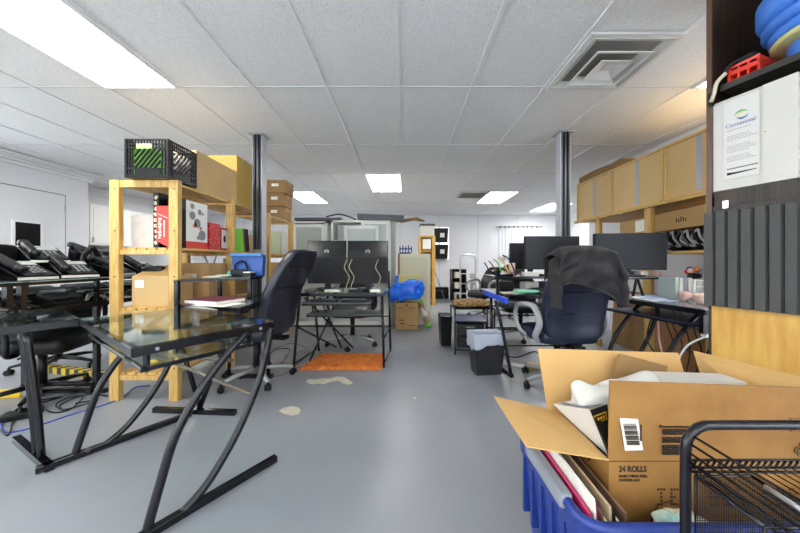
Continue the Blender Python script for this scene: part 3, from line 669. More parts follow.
# rear left cabinets
t = thing('wall_cabinet', 'white wall cupboards with raised panel doors in the far left recess', 'cupboard', (-5.98, 6.0, 1.36))
MB().box(-.2, .16, -1.05, 1.4, 0, .78).build('cabinet_body', CABW, t)
for k in range(5):
    y = -1.04+.49*k; o = MB().box(.162, .18, y, y+.475, .01, .77).build('door', CABW, t, bevel=.004)
    m = MB()
    for q_ in ((y+.06, y+.07, .08, .70), (y+.405, y+.415, .08, .70), (y+.06, y+.415, .08, .09), (y+.06, y+.415, .69, .70)): m.box(.180, .186, *q_)
    m.build('panel_moulding', TRIMW, o); MB().box(.18, .2, y+(.42 if k % 2 == 0 else .04), y+(.44 if k % 2 == 0 else .06), .06, .16).build('handle', STEEL, o)
t = thing('base_cabinet', 'white base cupboard with a dark counter in the far left recess', 'cupboard', (-5.85, 6.02, 0)); MB().box(-.33, .2, -1.05, 1.4, 0, .86).build('cabinet_body', CABW, t); MB().box(-.33, .25, -1.05, 1.4, .86, .9).build('counter', GREYD, t)
t = thing('microwave', 'black microwave on the counter in the far left recess', 'microwave', (-5.85, 5.6, .9)); MB().box(-.18, .2, -.4, .4, 0, .36).build('case', BLKP, t, bevel=.01); MB().box(.2, .21, -.36, .2, .04, .32).build('door', BLKG, t)
# floor clutter at left
MB().cbox((-3.12, 2.78, .03), (.95, .06, .06), (0, 0, -.22)).one('striped_bar', CAUTION, 'black and yellow striped bar lying on the floor under the phone desk', 'floor bar')
t = thing('spirit_level', 'yellow tool with a grey end on the floor at the left edge', 'tool', (-3.12, 2.32, 0), .12)
MB().box(-.25, .12, -.03, .03, 0, .055).build('body', YELLOW, t, bevel=.008); MB().box(.12, .22, -.025, .025, .008, .048).build('end_piece', GREYP, t, bevel=.006)
t = thing('power_adapter', 'black power adapter box on the floor at lower left', 'power adapter', (-2.62, 2.02, 0), .5); MB().box(-.09, .09, -.05, .05, 0, .04).build('case', BLKP, t, bevel=.006)
def cable(px, r, m, label, group=None, z=None):
    P = spl([GP(u, v)+Vector((0, 0, r*1.02)) for u, v in px], 8); return MB().tube(P, r, 8).one('cable', m, label, 'cable', group)
cable([(0, 418), (4, 432), (22, 431), (45, 424), (75, 414), (105, 405), (122, 398), (135, 388), (150, 386)], .004, BLUEC, 'blue network cable running along the floor at lower left')
cable([(34, 394), (40, 404), (52, 413), (70, 410), (82, 399), (80, 396), (64, 400), (56, 406), (64, 412)], .005, BLKP, 'black cable coiled on the floor beside the power adapter')
cable([(22, 412), (14, 420), (8, 436), (0, 430)], .005, BLKP, 'short black lead from the power adapter to the left edge')
cable([(36, 398), (50, 386), (70, 388), (90, 384)], .006, mat('cord_grey', (.45, .44, .42), .5), 'grey cable under the phone desk behind the striped bar')
for k, (x, y) in enumerate(((-2.78, 2.25), (-2.9, 2.6), (-2.45, 2.2))):
    MB().tube(spl([(x, y, .008), (x+.1, y+.06, .008), (x+.14, y-.04, .03), (x+.02, y-.09, .008), (x-.1, y, .008), (x-.02, y+.1, .03), (x+.12, y+.12, .008)], 7), .006).one('cable', BLKP, ('black cable loop beside the yellow tool', 'black cable loop behind the yellow tool', 'black cable loop just right of the yellow tool')[k], 'cable')
# ================================================================ OFFICE CHAIRS
def office_chair(label, loc, rz, back=LEATHER, w_=.52, bh=.78, bz=.42, arm=BLKP, base=SILVER, group=None, armstyle='loop', tilt=.14, ba=.3):
    t = thing('office_chair', label, 'office chair', loc, rz, group)
    for k in range(5):
        a = 2*pi*k/5+ba
        o = MB().tube([(cos(a)*.03, sin(a)*.03, .11), (cos(a)*.2, sin(a)*.2, .095), (cos(a)*.31, sin(a)*.31, .075)], [.026, .022, .015], 8, flat=.8).build('base_arm', base, t)
        m = MB()
        for s_ in (-.016, .016):
            M = Matrix.Translation((cos(a)*.31, sin(a)*.31, .027)) @ Matrix.Rotation(a+1.0, 4, 'Z') @ Matrix.Translation((s_-.008, 0, 0)) @ Matrix.Rotation(pi/2, 4, 'Y')
            m.cyl((0, 0, 0), .026, .016, 16, M)
        m.cyl((cos(a)*.31, sin(a)*.31, .04), .011, .03); m.build('castor', BLKP, t)
    MB().cyl((0, 0, .09), .028, .30).build('gas_column', BLKP, t)
    m = MB(); m.box(-.13, .13, -.14, .14, .375, .405); m.box(-.04, .04, -.30, -.1, .38, .41); m.tube([(.05, .05, .39), (.27, .06, .385)], .007); m.build('mechanism', BLKP, t)
    MB().sup((0, .02, .455), (w_, .50, .12), .35, fn=lambda p: Vector((p.x, p.y, p.z-(.02 if p.y > .15 else 0)))).build('seat', back, t)
    def bend(p):     # p.z from -bh/2..bh/2 -> curved backrest
        h = (p.z+bh/2)/bh; x = p.x*(.94+.1*sin(h*pi)-.10*max(0, h-.8)/.2)
        y = p.y-.24-tilt*h+.05*sin(h*pi*1.4)+ (x*x)*.45
        return Vector((x, y, p.z+bz+bh/2+.03))
    bk = MB().sup((0, 0, 0), (w_, .10, bh), .28, 28, 20, fn=bend).build('backrest', back, t)
    m = MB()
    for h in (.3, .55, .8):
        m.tube([bend(Vector((x*w_/2*.92, -.054, (h-.5)*bh)))for x in (-1, -.6, -.2, .2, .6, 1)], .004, 6)
    m.build('seam', BLKG, bk)
    for s_ in (-1, 1):
        x = s_*(w_/2+.035)
        if armstyle == 'loop':
            P = spl([(s_*.2, -.10, .40), (x, -.16, .46), (x, -.22, .58), (x, -.15, .69), (x, .02, .70), (x, .16, .66), (x, .19, .56), (x, .10, .46), (s_*.2, .06, .395)], 6)
            MB().tube(P, .025, 10, flat=.7).build('armrest', arm, t)
        else:
            MB().tube(spl([(s_*.2, 0, .395), (x, 0, .41), (x, 0, .52), (x, -.02, .64)], 5), .016).build('arm_support', arm, t)
            MB().sup((x, .0, .665), (.08, .26, .035), .5).build('armrest', BLKP, t)
    return t
office_chair('black leather high back office chair seen from behind beside the steel column', (-1.33, 2.66, 0), 1.38, LEATHER, .47, .72, .42, BLKP, SILVER, armstyle='pad', tilt=.2)
oc = office_chair('dark blue leather office chair in the right middle with a jacket over it', (1.33, 2.56, 0), .08, LEATHERB, .50, .70, .42, mat('arm_grey', (.60, .60, .61), .4), GREYP, ba=.82)
office_chair('dark office chair parked under the near part of the phone desk', (-2.82, 2.30, 0), -1.3, BLKP, .48, .2, .42, BLKP, BLKP, armstyle='pad')
office_chair('dark office chair parked deep behind the far left phone desk', (-3.45, 2.95, 0), 1.0, BLKP, .50, .35, .42, BLKP, BLKP, armstyle='loop')
office_chair('low black office chair standing behind the monitor desk', (-.66, 3.78, 0), pi, BLKP, .48, .30, .46, BLKP, SILVER, armstyle='loop')
office_chair('office chair with silver base tucked behind the right-hand computer desk', (1.62, 4.10, 0), 2.9, BLKP, .48, .40, .42, GREYP, SILVER, armstyle='loop')
office_chair('grey and black office chair standing near the hand truck at the back', (1.52, 5.6, 0), 2.2, BLKP, .46, .5, .42, GREYP, SILVER)
office_chair('black office chair far back, right of the grey and black one', (2.15, 5.9, 0), 2.7, BLKP, .46, .55, .42, BLKP, SILVER)
# jacket over the chair back
def jk(a, b):
    # a across (0..1), b along: 0 front hem -> .3 top -> 1 back hem
    x = (a-.5)*.46-.085
    top = .02*cos((a-.5)*pi*1.0)
    edge = abs(a-.5)*2
    if b < .28: k = b/.28; y = .055-.0*k; z = .97+k*.16; 
    elif b < .42: k = (b-.28)/.14; y = .055-.17*k; z = 1.13+.03*sin(k*pi)
    else:
        k = (b-.42)/.58; ln = .20+.14*a; y = -.115-.012*sin(k*3); z = 1.13-k*ln
    y += .010*sin(a*17+b*9+2*sin(a*5))*min(1, b*2)+.022*noise.noise(Vector((a*5+b*3, b*6, 1)))
    z += top-.10*max(0, edge-.7)/.3*0-.05*edge**6
    return Vector((x, y-.395-0*b, z))
t = thing('jacket', 'dark grey fabric jacket draped over the back of the blue office chair', 'jacket', tuple(oc.location), .08)
MB().grid(jk, 60, 50).build('jacket_body', FABBLK, t, solid=.008)
for s_, z1, nm in ((-1, .74, 'sleeve'), (1, .75, 'sleeve')):
    P = spl([(s_*.15-.085, -.46, 1.09), (s_*.215-.085, -.47, 1.06), (s_*.25-.08, -.49, .98), (s_*.245-.08, -.50, .88), (s_*.25-.08, -.51, z1)], 6)
    m = MB(); m.tube(P, [.042+.006*sin(i*1.1) for i in range(len(P))], 14, flat=.85); m.build(nm, FABBLK, t)
MB().tube([jk(i/20, .985)+Vector((0, -.004, 0)) for i in range(21)], .009, 6).build('hem', FABBLK, t)
# ================================================================ MONITORS
def monitor(label, loc, rz, w_, h, z, group=None, stand='pole', m=SCREEN, tilt=0., cable_=False, logo=False, depth=.045):
    t = thing('monitor', label, 'monitor', loc, rz, group)
    R = Matrix.Translation((0, 0, z+h/2)) @ Matrix.Rotation(tilt, 4, 'X')
    MB().box(-w_/2, w_/2, -.012, depth-.012, -h/2, h/2, R).build('casing', BLKP, t, bevel=.004)
    MB().box(-w_/2+.008, w_/2-.008, -.0135, -.0115, -h/2+.016, h/2-.008, R).build('screen', m, t)
    if stand == 'pole':
        mm = MB(); mm.box(-.03, .03, depth-.014, depth+.015, .01, z+h*.5); mm.build('stand_neck', BLKP, t, bevel=.004)
        MB().sup((0, depth*.5, .009), (.24, .18, .018), .5).build('stand_base', BLKP, t)
    elif stand == 'short':
        MB().box(-.03, .03, .0, .05, .0, z+.05).build('stand_neck', BLKP, t)
        MB().sup((0, .02, .009), (.20, .15, .018), .5).build('stand_base', BLKP, t)
    if logo:
        mm = MB(); mm.tube([(.022*cos(k*pi/8), -.0145, z+h*.38+.022*sin(k*pi/8)) for k in range(16)], .0035, 6, closed=True); mm.box(-.014, .014, -.016, -.0135, z+h*.38-.004, z+h*.38+.004); mm.build('logo', STEEL, t)
    return t
# ================================================================ MONITOR DESK, left of centre
ZT = .745
md = thing('computer_desk', 'black metal computer desk with keyboard tiers holding the stacked monitors', 'desk', (-.66, 3.2, 0))
glass_top(md, [(-1.10, 2.95), (-.20, 2.95), (-.16, 3.5), (-1.10, 3.5)], ZT, rh=.03)
for (x0, y0, x1, y1, zt) in ((-1.10, 2.94, -1.06, 3.0, .72), (-.20, 2.94, -.22, 2.98, .72), (-.16, 3.47, -.18, 3.47, .95), (-1.0, 3.47, -1.06, 3.47, .72)):
    MB().tube([(x0, y0, .01), (x1, y1, zt)], .0135).build('leg', BLK, md, world=True)
for z, x0, x1, y0 in ((.655, -1.0, -.33, 2.86), (.525, -.98, -.22, 2.96)):
    P = [(x0, y0), (x1, y0), (x1, y0+.28), (x0, y0+.28)]
    glass_top(md, P, z, rh=.02, rail=.018, name='lower_tier', gm=GREYD)
    m = MB()
    for x in (x0+.02, x1-.02): m.sq([(x, y0+.14, z-.02), (x, y0+.14, z+.10 if z > .6 else z+.12)], .006)
    m.build('hanger', BLK, md, world=True)
m = MB()
for a, b in (((-1.1, 2.95, .42), (-.2, 2.95, .42)), ((-1.04, 3.47, .30), (-.17, 3.47, .30)), ((-1.04, 3.47, .42), (-.17, 3.47, .42)), ((-.2, 2.95, .30), (-.16, 3.47, .30)), ((-1.1, 2.95, .04), (-1.02, 3.47, .04)), ((-.2, 2.95, .04), (-.16, 3.47, .04))): m.tube([a, b], .008)
m.build('cross_bar', BLK, md, world=True)
m = MB()
for a, b in (((-1.0, 2.97, .7), (-.60, 3.47, .05)), ((-.95, 2.97, .06), (-.72, 3.3, .7)), ((-1.06, 2.97, .4), (-.80, 3.47, .06)), ((-.85, 2.98, .7), (-.70, 3.3, .1))): m.tube([a, b], .010)
m.build('diagonal_brace', BLK, md, world=True)
for k, (x, z, y, h, w_, s, l, tl) in enumerate(((-.82, .075, 3.17, .278, .425, 'short', 'lower left', 0), (-.385, .075, 3.17, .278, .43, 'short', 'lower right', 0), (-.865, .345, 3.31, .20, .43, 'pole', 'upper left', -.1), (-.405, .345, 3.31, .20, .45, 'pole', 'upper right', -.1))):
    monitor(l+' monitor of the four stacked in two rows on the black metal desk', (x, y, ZT+.008), 0, w_, h, z, 'four stacked monitors', s, SCREEND if z < .2 else BLKG, tl, logo=z > .2)
for k, x in enumerate((-.60, -.55, -.27)):
    P = spl([(x, 3.135, 1.09), (x-.03, 3.12, 1.0), (x+.02, 3.13, .9), (x-.01, 3.12, .80), (x+.01, 3.1, .757)], 6)
    MB().tube(P, .005).one('cable', mat('pale_cable', (.66, .62, .52), .5), ('pale cable hanging between the two lower stacked monitors, left one', 'pale cable hanging between the two lower stacked monitors, right one', 'pale cable hanging in front of the lower right monitor')[k], 'cable')
for k, (x, y, w_, m_) in enumerate(((-.95, 3.03, .12, GREYD), (-.73, 3.03, .16, PAPER), (-.5, 3.04, .14, BLKP), (-.30, 3.04, .10, PAPER))):
    MB().cbox((x, y, ZT+.02), (w_, .07, .022), (0, 0, .2*k-.3)).one('desk_item', m_, ('grey box at the left end of the monitor desk', 'white paper pad below the lower left monitor', 'black adapter between the two lower monitors', 'white pad below the lower right monitor')[k], 'desk clutter', bevel=.003)
for k, x in enumerate((-.80, -.5)):
    t = thing('keyboard', ('left', 'right')[k]+' black keyboard on the upper tier under the stacked monitors', 'keyboard', (x, 2.99, .664)); MB().box(-.13, .13, -.06, .06, 0, .018).build('case', BLKP, t, bevel=.003); MB().box(-.12, .12, -.05, .05, .018, .023).build('keys', GREYD, t)
# orange shag mat
def shag(a, b):
    x = -1.04+.82*a; y = 2.88+.47*b; x += (b*.10)*(1-a)*1.0
    ed = min(a, 1-a, b, 1-b); h = .028*min(1, ed/.05)+.010*noise.noise(Vector((a*30, b*18, 0)))+.006*random.random()
    return Vector((x+.006*random.uniform(-1, 1), y+.006*random.uniform(-1, 1), max(.002, h)))
m = MB(); m.grid(shag, 150, 90)
x0 = len(m.v)
m.one('shag_mat', ORANGE, 'orange shaggy floor mat in front of the monitor desk', 'mat')
# pale cables on floor under left chair
cable([(262, 372), (280, 362), (300, 366), (318, 356), (305, 350), (285, 356)], .006, mat('pale_cable', (.66, .62, .52), .5), 'pale cable tangled on the floor behind the left office chair')
cable([(250, 366), (268, 352), (292, 344), (308, 352), (288, 372), (270, 378)], .005, mat('cord_grey', (.45, .44, .42), .5), 'grey cable tangled on the floor left of the orange mat')
cable([(240, 380), (262, 362), (276, 350), (290, 350), (282, 364)], .005, BLKP, 'black cable tangled on the floor left of the orange mat')
# ================================================================ WHITE DISPLAY CABINETS, behind
def glass_cabinet(label, x0, x1, y0, y1, h, doors):
    t = thing('display_cabinet', label, 'cabinet', ((x0+x1)/2, (y0+y1)/2, 0)); w_ = x1-x0; d_ = y1-y0
    m = MB(); X = w_/2; Y = d_/2; m.box(-X, -X+.03, -Y, Y, 0, h); m.box(X-.03, X, -Y, Y, 0, h); m.box(-X, X, -Y, Y, h-.03, h); m.box(-X, X, -Y, Y, 0, .06); m.box(-X, X, Y-.01, Y, 0, h)
    m.build('cabinet_body', CABW, t)
    for z in (.5, .95, 1.4):
        if z < h-.1: MB().box(-X+.03, X-.03, -Y+.02, Y-.012, z, z+.018).build('shelf', CABW, t)
    for (a, b, z0, z1, dy) in doors:
        f = .055; m = MB(); y = -Y-dy
        m.box(a, a+f, y-.02, y, z0, z1); m.box(b-f, b, y-.02, y, z0, z1); m.box(a+f, b-f, y-.02, y, z1-f, z1); m.box(a+f, b-f, y-.02, y, z0, z0+f); m.box(a+f, b-f, y-.018, y-.002, (z0+z1)/2-.2, (z0+z1)/2-.16)
        o = m.build('door', mat('door_white2', (.86, .87, .86), .45), t, bevel=.003); MB().box(a+f, b-f, y-.012, y-.008, z0+f, z1-f).build('pane', mat('frosted', (.66, .69, .67), .25), o)
    return t
glass_cabinet('white glazed display cabinet at left behind the office chair', -1.86, -1.28, 4.9, 5.25, 1.73, [(-.27, .26, .9, 1.68, 0)])
glass_cabinet('wide white display cabinet with loose glazed doors behind the stacked monitors', -1.22, -.22, 4.95, 5.3, 1.75, [(.0, .48, .75, 1.74, .005), (-.28, .30, .7, 1.66, .03)])
MB().box(-1.84, -1.05, 4.95, 5.2, 1.751, 1.80).one('board', GREYD, 'dark grey panel lying on top of the left white cabinets', 'panel') 
t = thing('board', 'dark grey panel overhanging the top of the wide white cabinet', 'panel', (-.42, 5.0, 1.751)); MB().slab([(-.37, -.02, 0.03), (.42, -.02, 0.0), (.42, .2, 0.0), (-.37, .2, 0.03)], (0, 0, .09)).build('panel', GREYD, t); MB().box(-.37, .3, -.02, .2, 0, .003).build('underside', WOODM, t)
m = MB(); m.tube(spl([(-1.3, 4.93, 1.81), (-1.1, 4.93, 1.85), (-.95, 4.93, 1.82), (-.8, 4.93, 1.76)], 5), .012); m.one('cable', BLKP, 'black cable lying on top of the white cabinets', 'cable')
MB().slab([(-.06, 5.1, 1.75), (.18, 5.1, 1.80), (.36, 5.1, 1.77), (.22, 5.1, 1.83), (0, 5.1, 1.80)], (0, .2, 0)).one('flat_carton', CARDD, 'thin brown board sticking out to the right above the white cabinet', 'board')
MB().box(-.215, -.15, 4.96, 5.28, 0, 1.74).one('side_panel', mat('grey_green', (.58, .60, .55), .5), 'narrow grey-green upright panel at the right end of the white cabinets', 'panel')
MB().box(-.10, -.07, 4.9, 4.94, .5, 1.2).one('timber_strip', WOODM, 'brown timber strip standing beside the stacked monitors', 'timber')
# beige cabinet
t = thing('metal_cabinet', 'tall beige metal cabinet behind the blue bag', 'cabinet', (.165, 5.18, 0))
MB().box(-.28, .28, -.22, .25, 0, 1.19).build('cabinet_body', BEIGE, t, bevel=.006)
MB().box(-.245, .225, -.232, -.221, .05, 1.13).build('door', BEIGED, t); MB().box(.19, .21, -.245, -.23, .55, .65).build('handle', STEEL, t)
t = thing('plastic_caddy', 'blue plastic caddy on top of the beige metal cabinet', 'caddy', (.02, 5.15, 1.191)); 
m = MB(); m.box(-.1, .1, -.05, .05, 0, .03); [m.box(-.1+.05*k, -.08+.05*k, -.05, .05, .03, .13+.02*(k % 2)) for k in range(5)]; m.box(-.1, .12, -.05, .05, .08, .10); m.build('frame', BLUE, t)
# yellow bookcase behind with white box
t = thing('pine_bookcase', 'narrow yellow pine bookcase behind the beige metal cabinet', 'bookcase', (.56, 7.35, 0))
m = MB(); m.box(-.2, -.14, -.2, .2, 0, 1.68); m.box(.12, .2, -.2, .2, 0, 1.68); m.build('side', PLY, t); [MB().box(-.14, .12, -.2, .2, z, z+.03).build('shelf', PLY, t) for z in (.1, .5, .9, 1.3, 1.64)]; MB().box(-.14, .12, .18, .2, 0, 1.68).build('back', PLY, t)
MB().box(-.11, .09, -.215, -.2, 1.36, 1.6).build('picture', PAPER, t, label='white picture pinned on the bookcase')
carton('storage_box', 'white box with a black lid on top of the yellow pine bookcase', .40, .74, 7.2, 7.5, 1.683, 1.93, PAPERW, False)
t = MB().box(.39, .76, 7.19, 7.51, 1.932, 1.98).one('flat_tray', GREYD, 'flat dark lid on the white box on the pine bookcase', 'lid')
for k in range(2):
    z = 1.66-.5*k; t = thing('wall_bin', ('upper', 'lower')[k]+' black plastic bin hanging at the back window', 'bin', (1.17-.03, 9.12, z-.02), 0, 'black bins at the back window')
    MB().hexa([(-.2,-.09,0), (.2,-.09,0), (.2,.08,0), (-.2,.08,0), (-.22,-.11,.44), (.22,-.11,.44), (.22,.08,.44), (-.22,.08,.44)]).build('bin', BLKP, t, bevel=.01); MB().cbox((.03, -.112, .22), (.13, .01, .13)).build('label', PAPER, t)
t = thing('tool_case', 'black tool case on the floor against the back wall', 'case', (1.02, 8.5, 0)); MB().box(-.25, .25, -.15, .15, 0, .32).build('case', BLKP, t, bevel=.02); MB().tube(spl([(-.1, -.16, .2), (-.09, -.18, .24), (.09, -.18, .24), (.1, -.16, .2)], 4), .012).build('handle', GREYD, t)
MB().tube([(.86, 9.0, 1.0), (1.12, 8.2, .02)], .015).one('broom', GREYP, 'grey broom handle leaning near the tool case', 'broom')
t = thing('metal_shelf', 'small black shelf unit with white items by the hand truck', 'shelf', (1.46, 8.0, 0))
m = MB(); m.box(-.19, -.16, -.2, .2, 0, .85); m.box(.16, .19, -.2, .2, 0, .85); [m.box(-.16, .16, -.2, .2, z, z+.02) for z in (.05, .32, .6, .83)]; m.box(-.16, .16, .19, .2, 0, .85); m.build('frame', BLKP, t)
for k, z in enumerate((.07, .34, .62)): 
    MB().box(1.34, 1.50, 7.82, 8.05, z+.002, z+.16).one('small_box', PAPERW, ('lowest', 'middle', 'topmost')[k]+' white box in the small black shelf unit', 'box', 'white boxes in the small black shelf')
# hand truck
t = thing('hand_truck', 'silver hand truck standing near the back wall', 'hand truck', (1.62, 7.4, 0))
m = MB(); m.tube(spl([(-.2, 0, .05), (-.2, .02, .6), (-.2, .05, 1.12), (-.12, .06, 1.22), (.1, .06, 1.22), (.18, .05, 1.12), (.18, .02, .6), (.18, 0, .05)], 5), .02); [m.tube([(-.2, .02, z), (.18, .02, z)], .014) for z in (.25, .5, .75)]; m.build('frame', STEEL, t)
MB().box(-.2, .18, -.22, 0, .0, .012).build('toe_plate', STEEL, t)
for s_ in (-.25, .23): MB().cyl((0, 0, 0), .11, .05, 20, Matrix.Translation((s_-.025, .1, .11)) @ Matrix.Rotation(pi/2, 4, 'Y')).build('wheel', BLKP, t)
MB().box(1.75, 2.05, 7.5, 7.8, 0, .75).one('small_cabinet', CABW, 'small white cabinet right of the silver hand truck', 'cabinet', bevel=.01)
# brown box, bag, yellow box, tube
t = carton('moving_box', 'brown printed moving box on the floor under the blue bag', -.135, .215, 4.60, 4.92, 0, .414, CARD, False)
m = MB()
for (x, z, w_, h) in ((-.09, .33, .09, .012), (.05, .33, .05, .012), (.11, .33, .05, .012), (-.08, .14, .09, .014), (-.07, .09, .08, .014), (.08, .06, .12, .01), (.0, .29, .28, .003), (.0, .36, .03, .03)): m.box(x-w_/2, x+w_/2, -.162, -.1602, z, z+h)
m.build('print', INK, t)
for k in range(2): carton('paper_carton', ('left', 'right')[k]+' pale yellow carton behind the blue plastic bag', (-.09, .08)[k], (.075, .26)[k], 4.76, 4.9, .415, .845, mat('pale_yellow', (.86, .80, .50), .7), False)
def bagf(p):
    n1 = noise.noise(p*9+Vector((3, 0, 0)))*.05+noise.noise(p*22)*.02
    return p+p.normalized()*n1+Vector((0, 0, .03*(p.x/.27)))
m = MB(); m.sup((0, 0, .19), (.50, .20, .30), .55, 60, 36, bagf); m.sup((-.2, .0, .14), (.20, .16, .24), .6, 30, 20, bagf); m.tube(spl([(-.18, 0, .27), (-.16, 0, .42), (-.15, 0, .38)], 4), [.03]*9 if False else .022)
m.v = [p+Vector((.05, 4.66, .405)) for p in m.v]; mz = min(p.z for p in m.v); m.v = [p-Vector((0, 0, mz-.416)) for p in m.v]
m.one('plastic_bag', BAGB, 'bright blue crumpled plastic bag sitting on the brown moving box', 'bag')
t = thing('paper_roll', 'leaning roll of white and brown wrap with green end caps right of the moving box', 'roll', (.30, 4.80, 0))
MB().tube([(.09, -.05, .02), (-.03, .10, .40)], .042, 16).build('roll', mat('wrap', (.72, .62, .50), .6, var=.4, scale=6), t); MB().tube([(.095, -.055, .005), (.075, -.03, .07)], .046, 16).build('end_cap', GREEN, t); MB().tube([(-.018, .085, .36), (-.033, .104, .41)], .046, 16).build('end_cap', GREEN, t); MB().tube([(.045, .006, .16), (.0, .062, .30)], .0435, 16).build('band', PAPER, t)
# ================================================================ MIDDLE RIGHT: bins, cart, bench
t = thing('waste_bin', 'small black bin behind the wheeled drawer cart', 'bin', (.53, 3.82, 0))
m = MB(); m.hexa([(-.06,-.12,0), (.06,-.12,0), (.06,.12,0), (-.06,.12,0), (-.075,-.14,.37), (.075,-.14,.37), (.075,.14,.37), (-.075,.14,.37)]); m.build('body', BLKP, t, bevel=.008)
m = MB(); m.tube([(-.07, -.14, .37), (.07, -.14, .37), (.07, .14, .37), (-.07, .14, .37)], .007, 6, closed=True); m.build('rim', BLKG, t); MB().sup((.02, -.1, .345), (.09, .06, .06), .7).build('liner', LINER, t)
t = thing('drawer_cart', 'black mesh drawer cart on castors with a blue panel on top', 'cart', (.79, 3.55, 0), -.18)
m = MB()
for x in (-.17, .17):
    for y in (-.22, .22): m.sq([(x, y, .04), (x, y, .38)], .009)
for z in (.06, .38): m.tube([(-.17, -.22, z), (.17, -.22, z), (.17, .22, z), (-.17, .22, z)], .007, 6, closed=True)
m.build('frame', BLK, t)
for k in range(2):
    o = MB().box(-.155, .155, -.205, .20, .08+.145*k, .205+.145*k).build('drawer', mat('mesh_black', (.08, .075, .07), .6), t); MB().box(-.05, .05, -.222, -.205, .17+.145*k, .18+.145*k).build('handle', STEEL, o)
m = MB()
for x in (-.17, .17):
    for y in (-.22, .22): m.cyl((0, 0, 0), .022, .018, 14, Matrix.Translation((x-.009, y, .022)) @ Matrix.Rotation(pi/2, 4, 'Y'))
m.build('castor', BLKP, t)
MB().box(-.165, .165, -.215, .215, .382, .392).build('top_panel', mat('dusty_blue', (.27, .31, .46), .35), t)
t = thing('bench', 'black metal bench with a tan fur throw behind the drawer cart', 'bench', (.93, 4.05, 0))
m = MB()
for x in (-.26, .26):
    for y in (-.17, .17): m.sq([(x, y, 0), (x, y, .44)], .009)
m.tube([(-.26, -.17, .44), (.26, -.17, .44), (.26, .17, .44), (-.26, .17, .44)], .01, 6, closed=True); m.tube([(-.26, -.17, .15), (.26, -.17, .15)], .008); m.build('frame', BLK, t); MB().box(-.25, .25, -.16, .16, .43, .45).build('seat', BLKP, t)
def fur(p): return p+Vector((.01*noise.noise(p*30), .0, .018*noise.noise(p*14)))
m = MB(); m.sup((0, 0, 0), (.50, .32, .075), .35, 60, 24, fur); m.v = [p+Vector((.93, 4.05, .497)) for p in m.v]
m.one('fur_throw', FUR, 'tan furry throw folded on the black metal bench', 'throw')
# waste bin with liner
t = thing('waste_bin', 'charcoal waste bin with a white liner beside the blue-edged desk', 'bin', (.79, 2.84, 0), .12)
def bb(w0, d0, w1, d1, z0, z1, t_=0): return [(-w0,-d0,z0), (w0,-d0,z0), (w0,d0,z0), (-w0,d0,z0), (-w1,-d1,z1), (w1,-d1,z1), (w1,d1,z1), (-w1,d1,z1)]
m = MB(); P = bb(.12, .075, .150, .10, 0, .37); m.add(P, [(0,3,2,1), (0,1,5,4), (1,2,6,5), (2,3,7,6), (3,0,4,7)]); m.build('body', mat('bin_black', (.13, .13, .145), .4), t, bevel=.012, solid=.004)
def lin_(a, b):
    k = a*4; s_ = int(k) % 4; f = k-int(k); w1, d1 = .158, .106
    c_ = [(-w1, -d1), (w1, -d1), (w1, d1), (-w1, d1)]; p = Vector(c_[s_]).lerp(Vector(c_[(s_+1) % 4]), f)
    hang = .09+.05*sin(a*pi*2+2.2)+.012*sin(a*43)
    if b < .4: z = .38-(.4-b)/.4*.10; sc = .9+.02*sin(a*60)
    else: z = .38-(b-.4)/.6*hang; sc = 1.0+.012*sin(a*60+b*6)-.05*(b-.4)
    if .34 < b < .46: z = .388
    return Vector((p.x*sc, p.y*sc, z))
MB().grid(lin_, 120, 20).build('liner', LINER, t, solid=.002)
m = MB(); 
for k in range(5): m.sup((random.uniform(-.08, .08), random.uniform(-.04, .04), .27+.012*k), (.09, .07, .06), .8, 10, 8)
m.build('rubbish', mat('rubbish', (.80, .82, .86), .7), t)
# ================================================================ RIGHT DESK with blue edge
bd = thing('computer_desk', 'black glass computer desk with a blue edged corner behind the waste bin', 'desk', (1.4, 3.1, 0))
glass_top(bd, [(.90, 2.62), (1.0, 2.85), (1.85, 2.95), (1.85, 3.5), (.90, 3.5)], .735, gm=mat('dark_glass', (.20, .21, .23), .1))
MB().box(.868, .89, 2.52, 3.25, .705, .75).build('edge_strip', mat('blue_strip', (.10, .27, .80), .35), bd, world=True, label='blue edge strip')
MB().tube(spl([(.86, 2.78, .70), (.92, 2.74, .4), (.985, 2.72, .03)], 4), .015).build('leg', BLK, bd, world=True); MB().tube([(.90, 3.05, .72), (.93, 3.1, .03)], .015).build('leg', BLK, bd, world=True)
MB().sq([(.99, 2.70, .018), (.92, 3.15, .018)], .016).build('foot', BLK, bd, world=True); MB().sq([(1.8, 3.0, .018), (1.8, 3.45, .018)], .016).build('foot', BLK, bd, world=True)
MB().tube([(1.8, 3.05, .03), (1.8, 3.02, .72)], .015).build('leg', BLK, bd, world=True); MB().tube([(1.8, 3.4, .03), (1.8, 3.45, .72)], .015).build('leg', BLK, bd, world=True)
MB().sq([(.98, 3.1, .70), (.98, 3.1, 1.0)], .012).build('riser_post', BLK, bd, world=True); MB().sq([(1.8, 3.4, .74), (1.8, 3.4, .9)], .012).build('riser_post', BLK, bd, world=True)
glass_top(bd, [(.95, 3.08), (1.85, 3.08), (1.85, 3.5), (.95, 3.5)], .90, rh=.016, rail=.014, gm=mat('dark_glass', (.20, .21, .23), .1), name='riser_shelf')
m = MB(); [m.tube([(.93, 3.1, z), (1.8, 3.1, z)], .008) for z in (.18, .35, .5)]; [m.tube([(.95, 3.4, z), (1.8, 3.4, z)], .009) for z in (.3, .55)]; m.build('cross_bar', BLK, bd, world=True)
glass_top(bd, [(1.02, 2.95), (1.75, 3.0), (1.75, 3.3), (1.02, 3.3)], .60, rh=.016, rail=.014, gm=GREYD, name='lower_tier')
monitor('larger dark monitor left of the jacket-draped chair', (1.60, 3.19, .908), .05, .60, .36, .07)
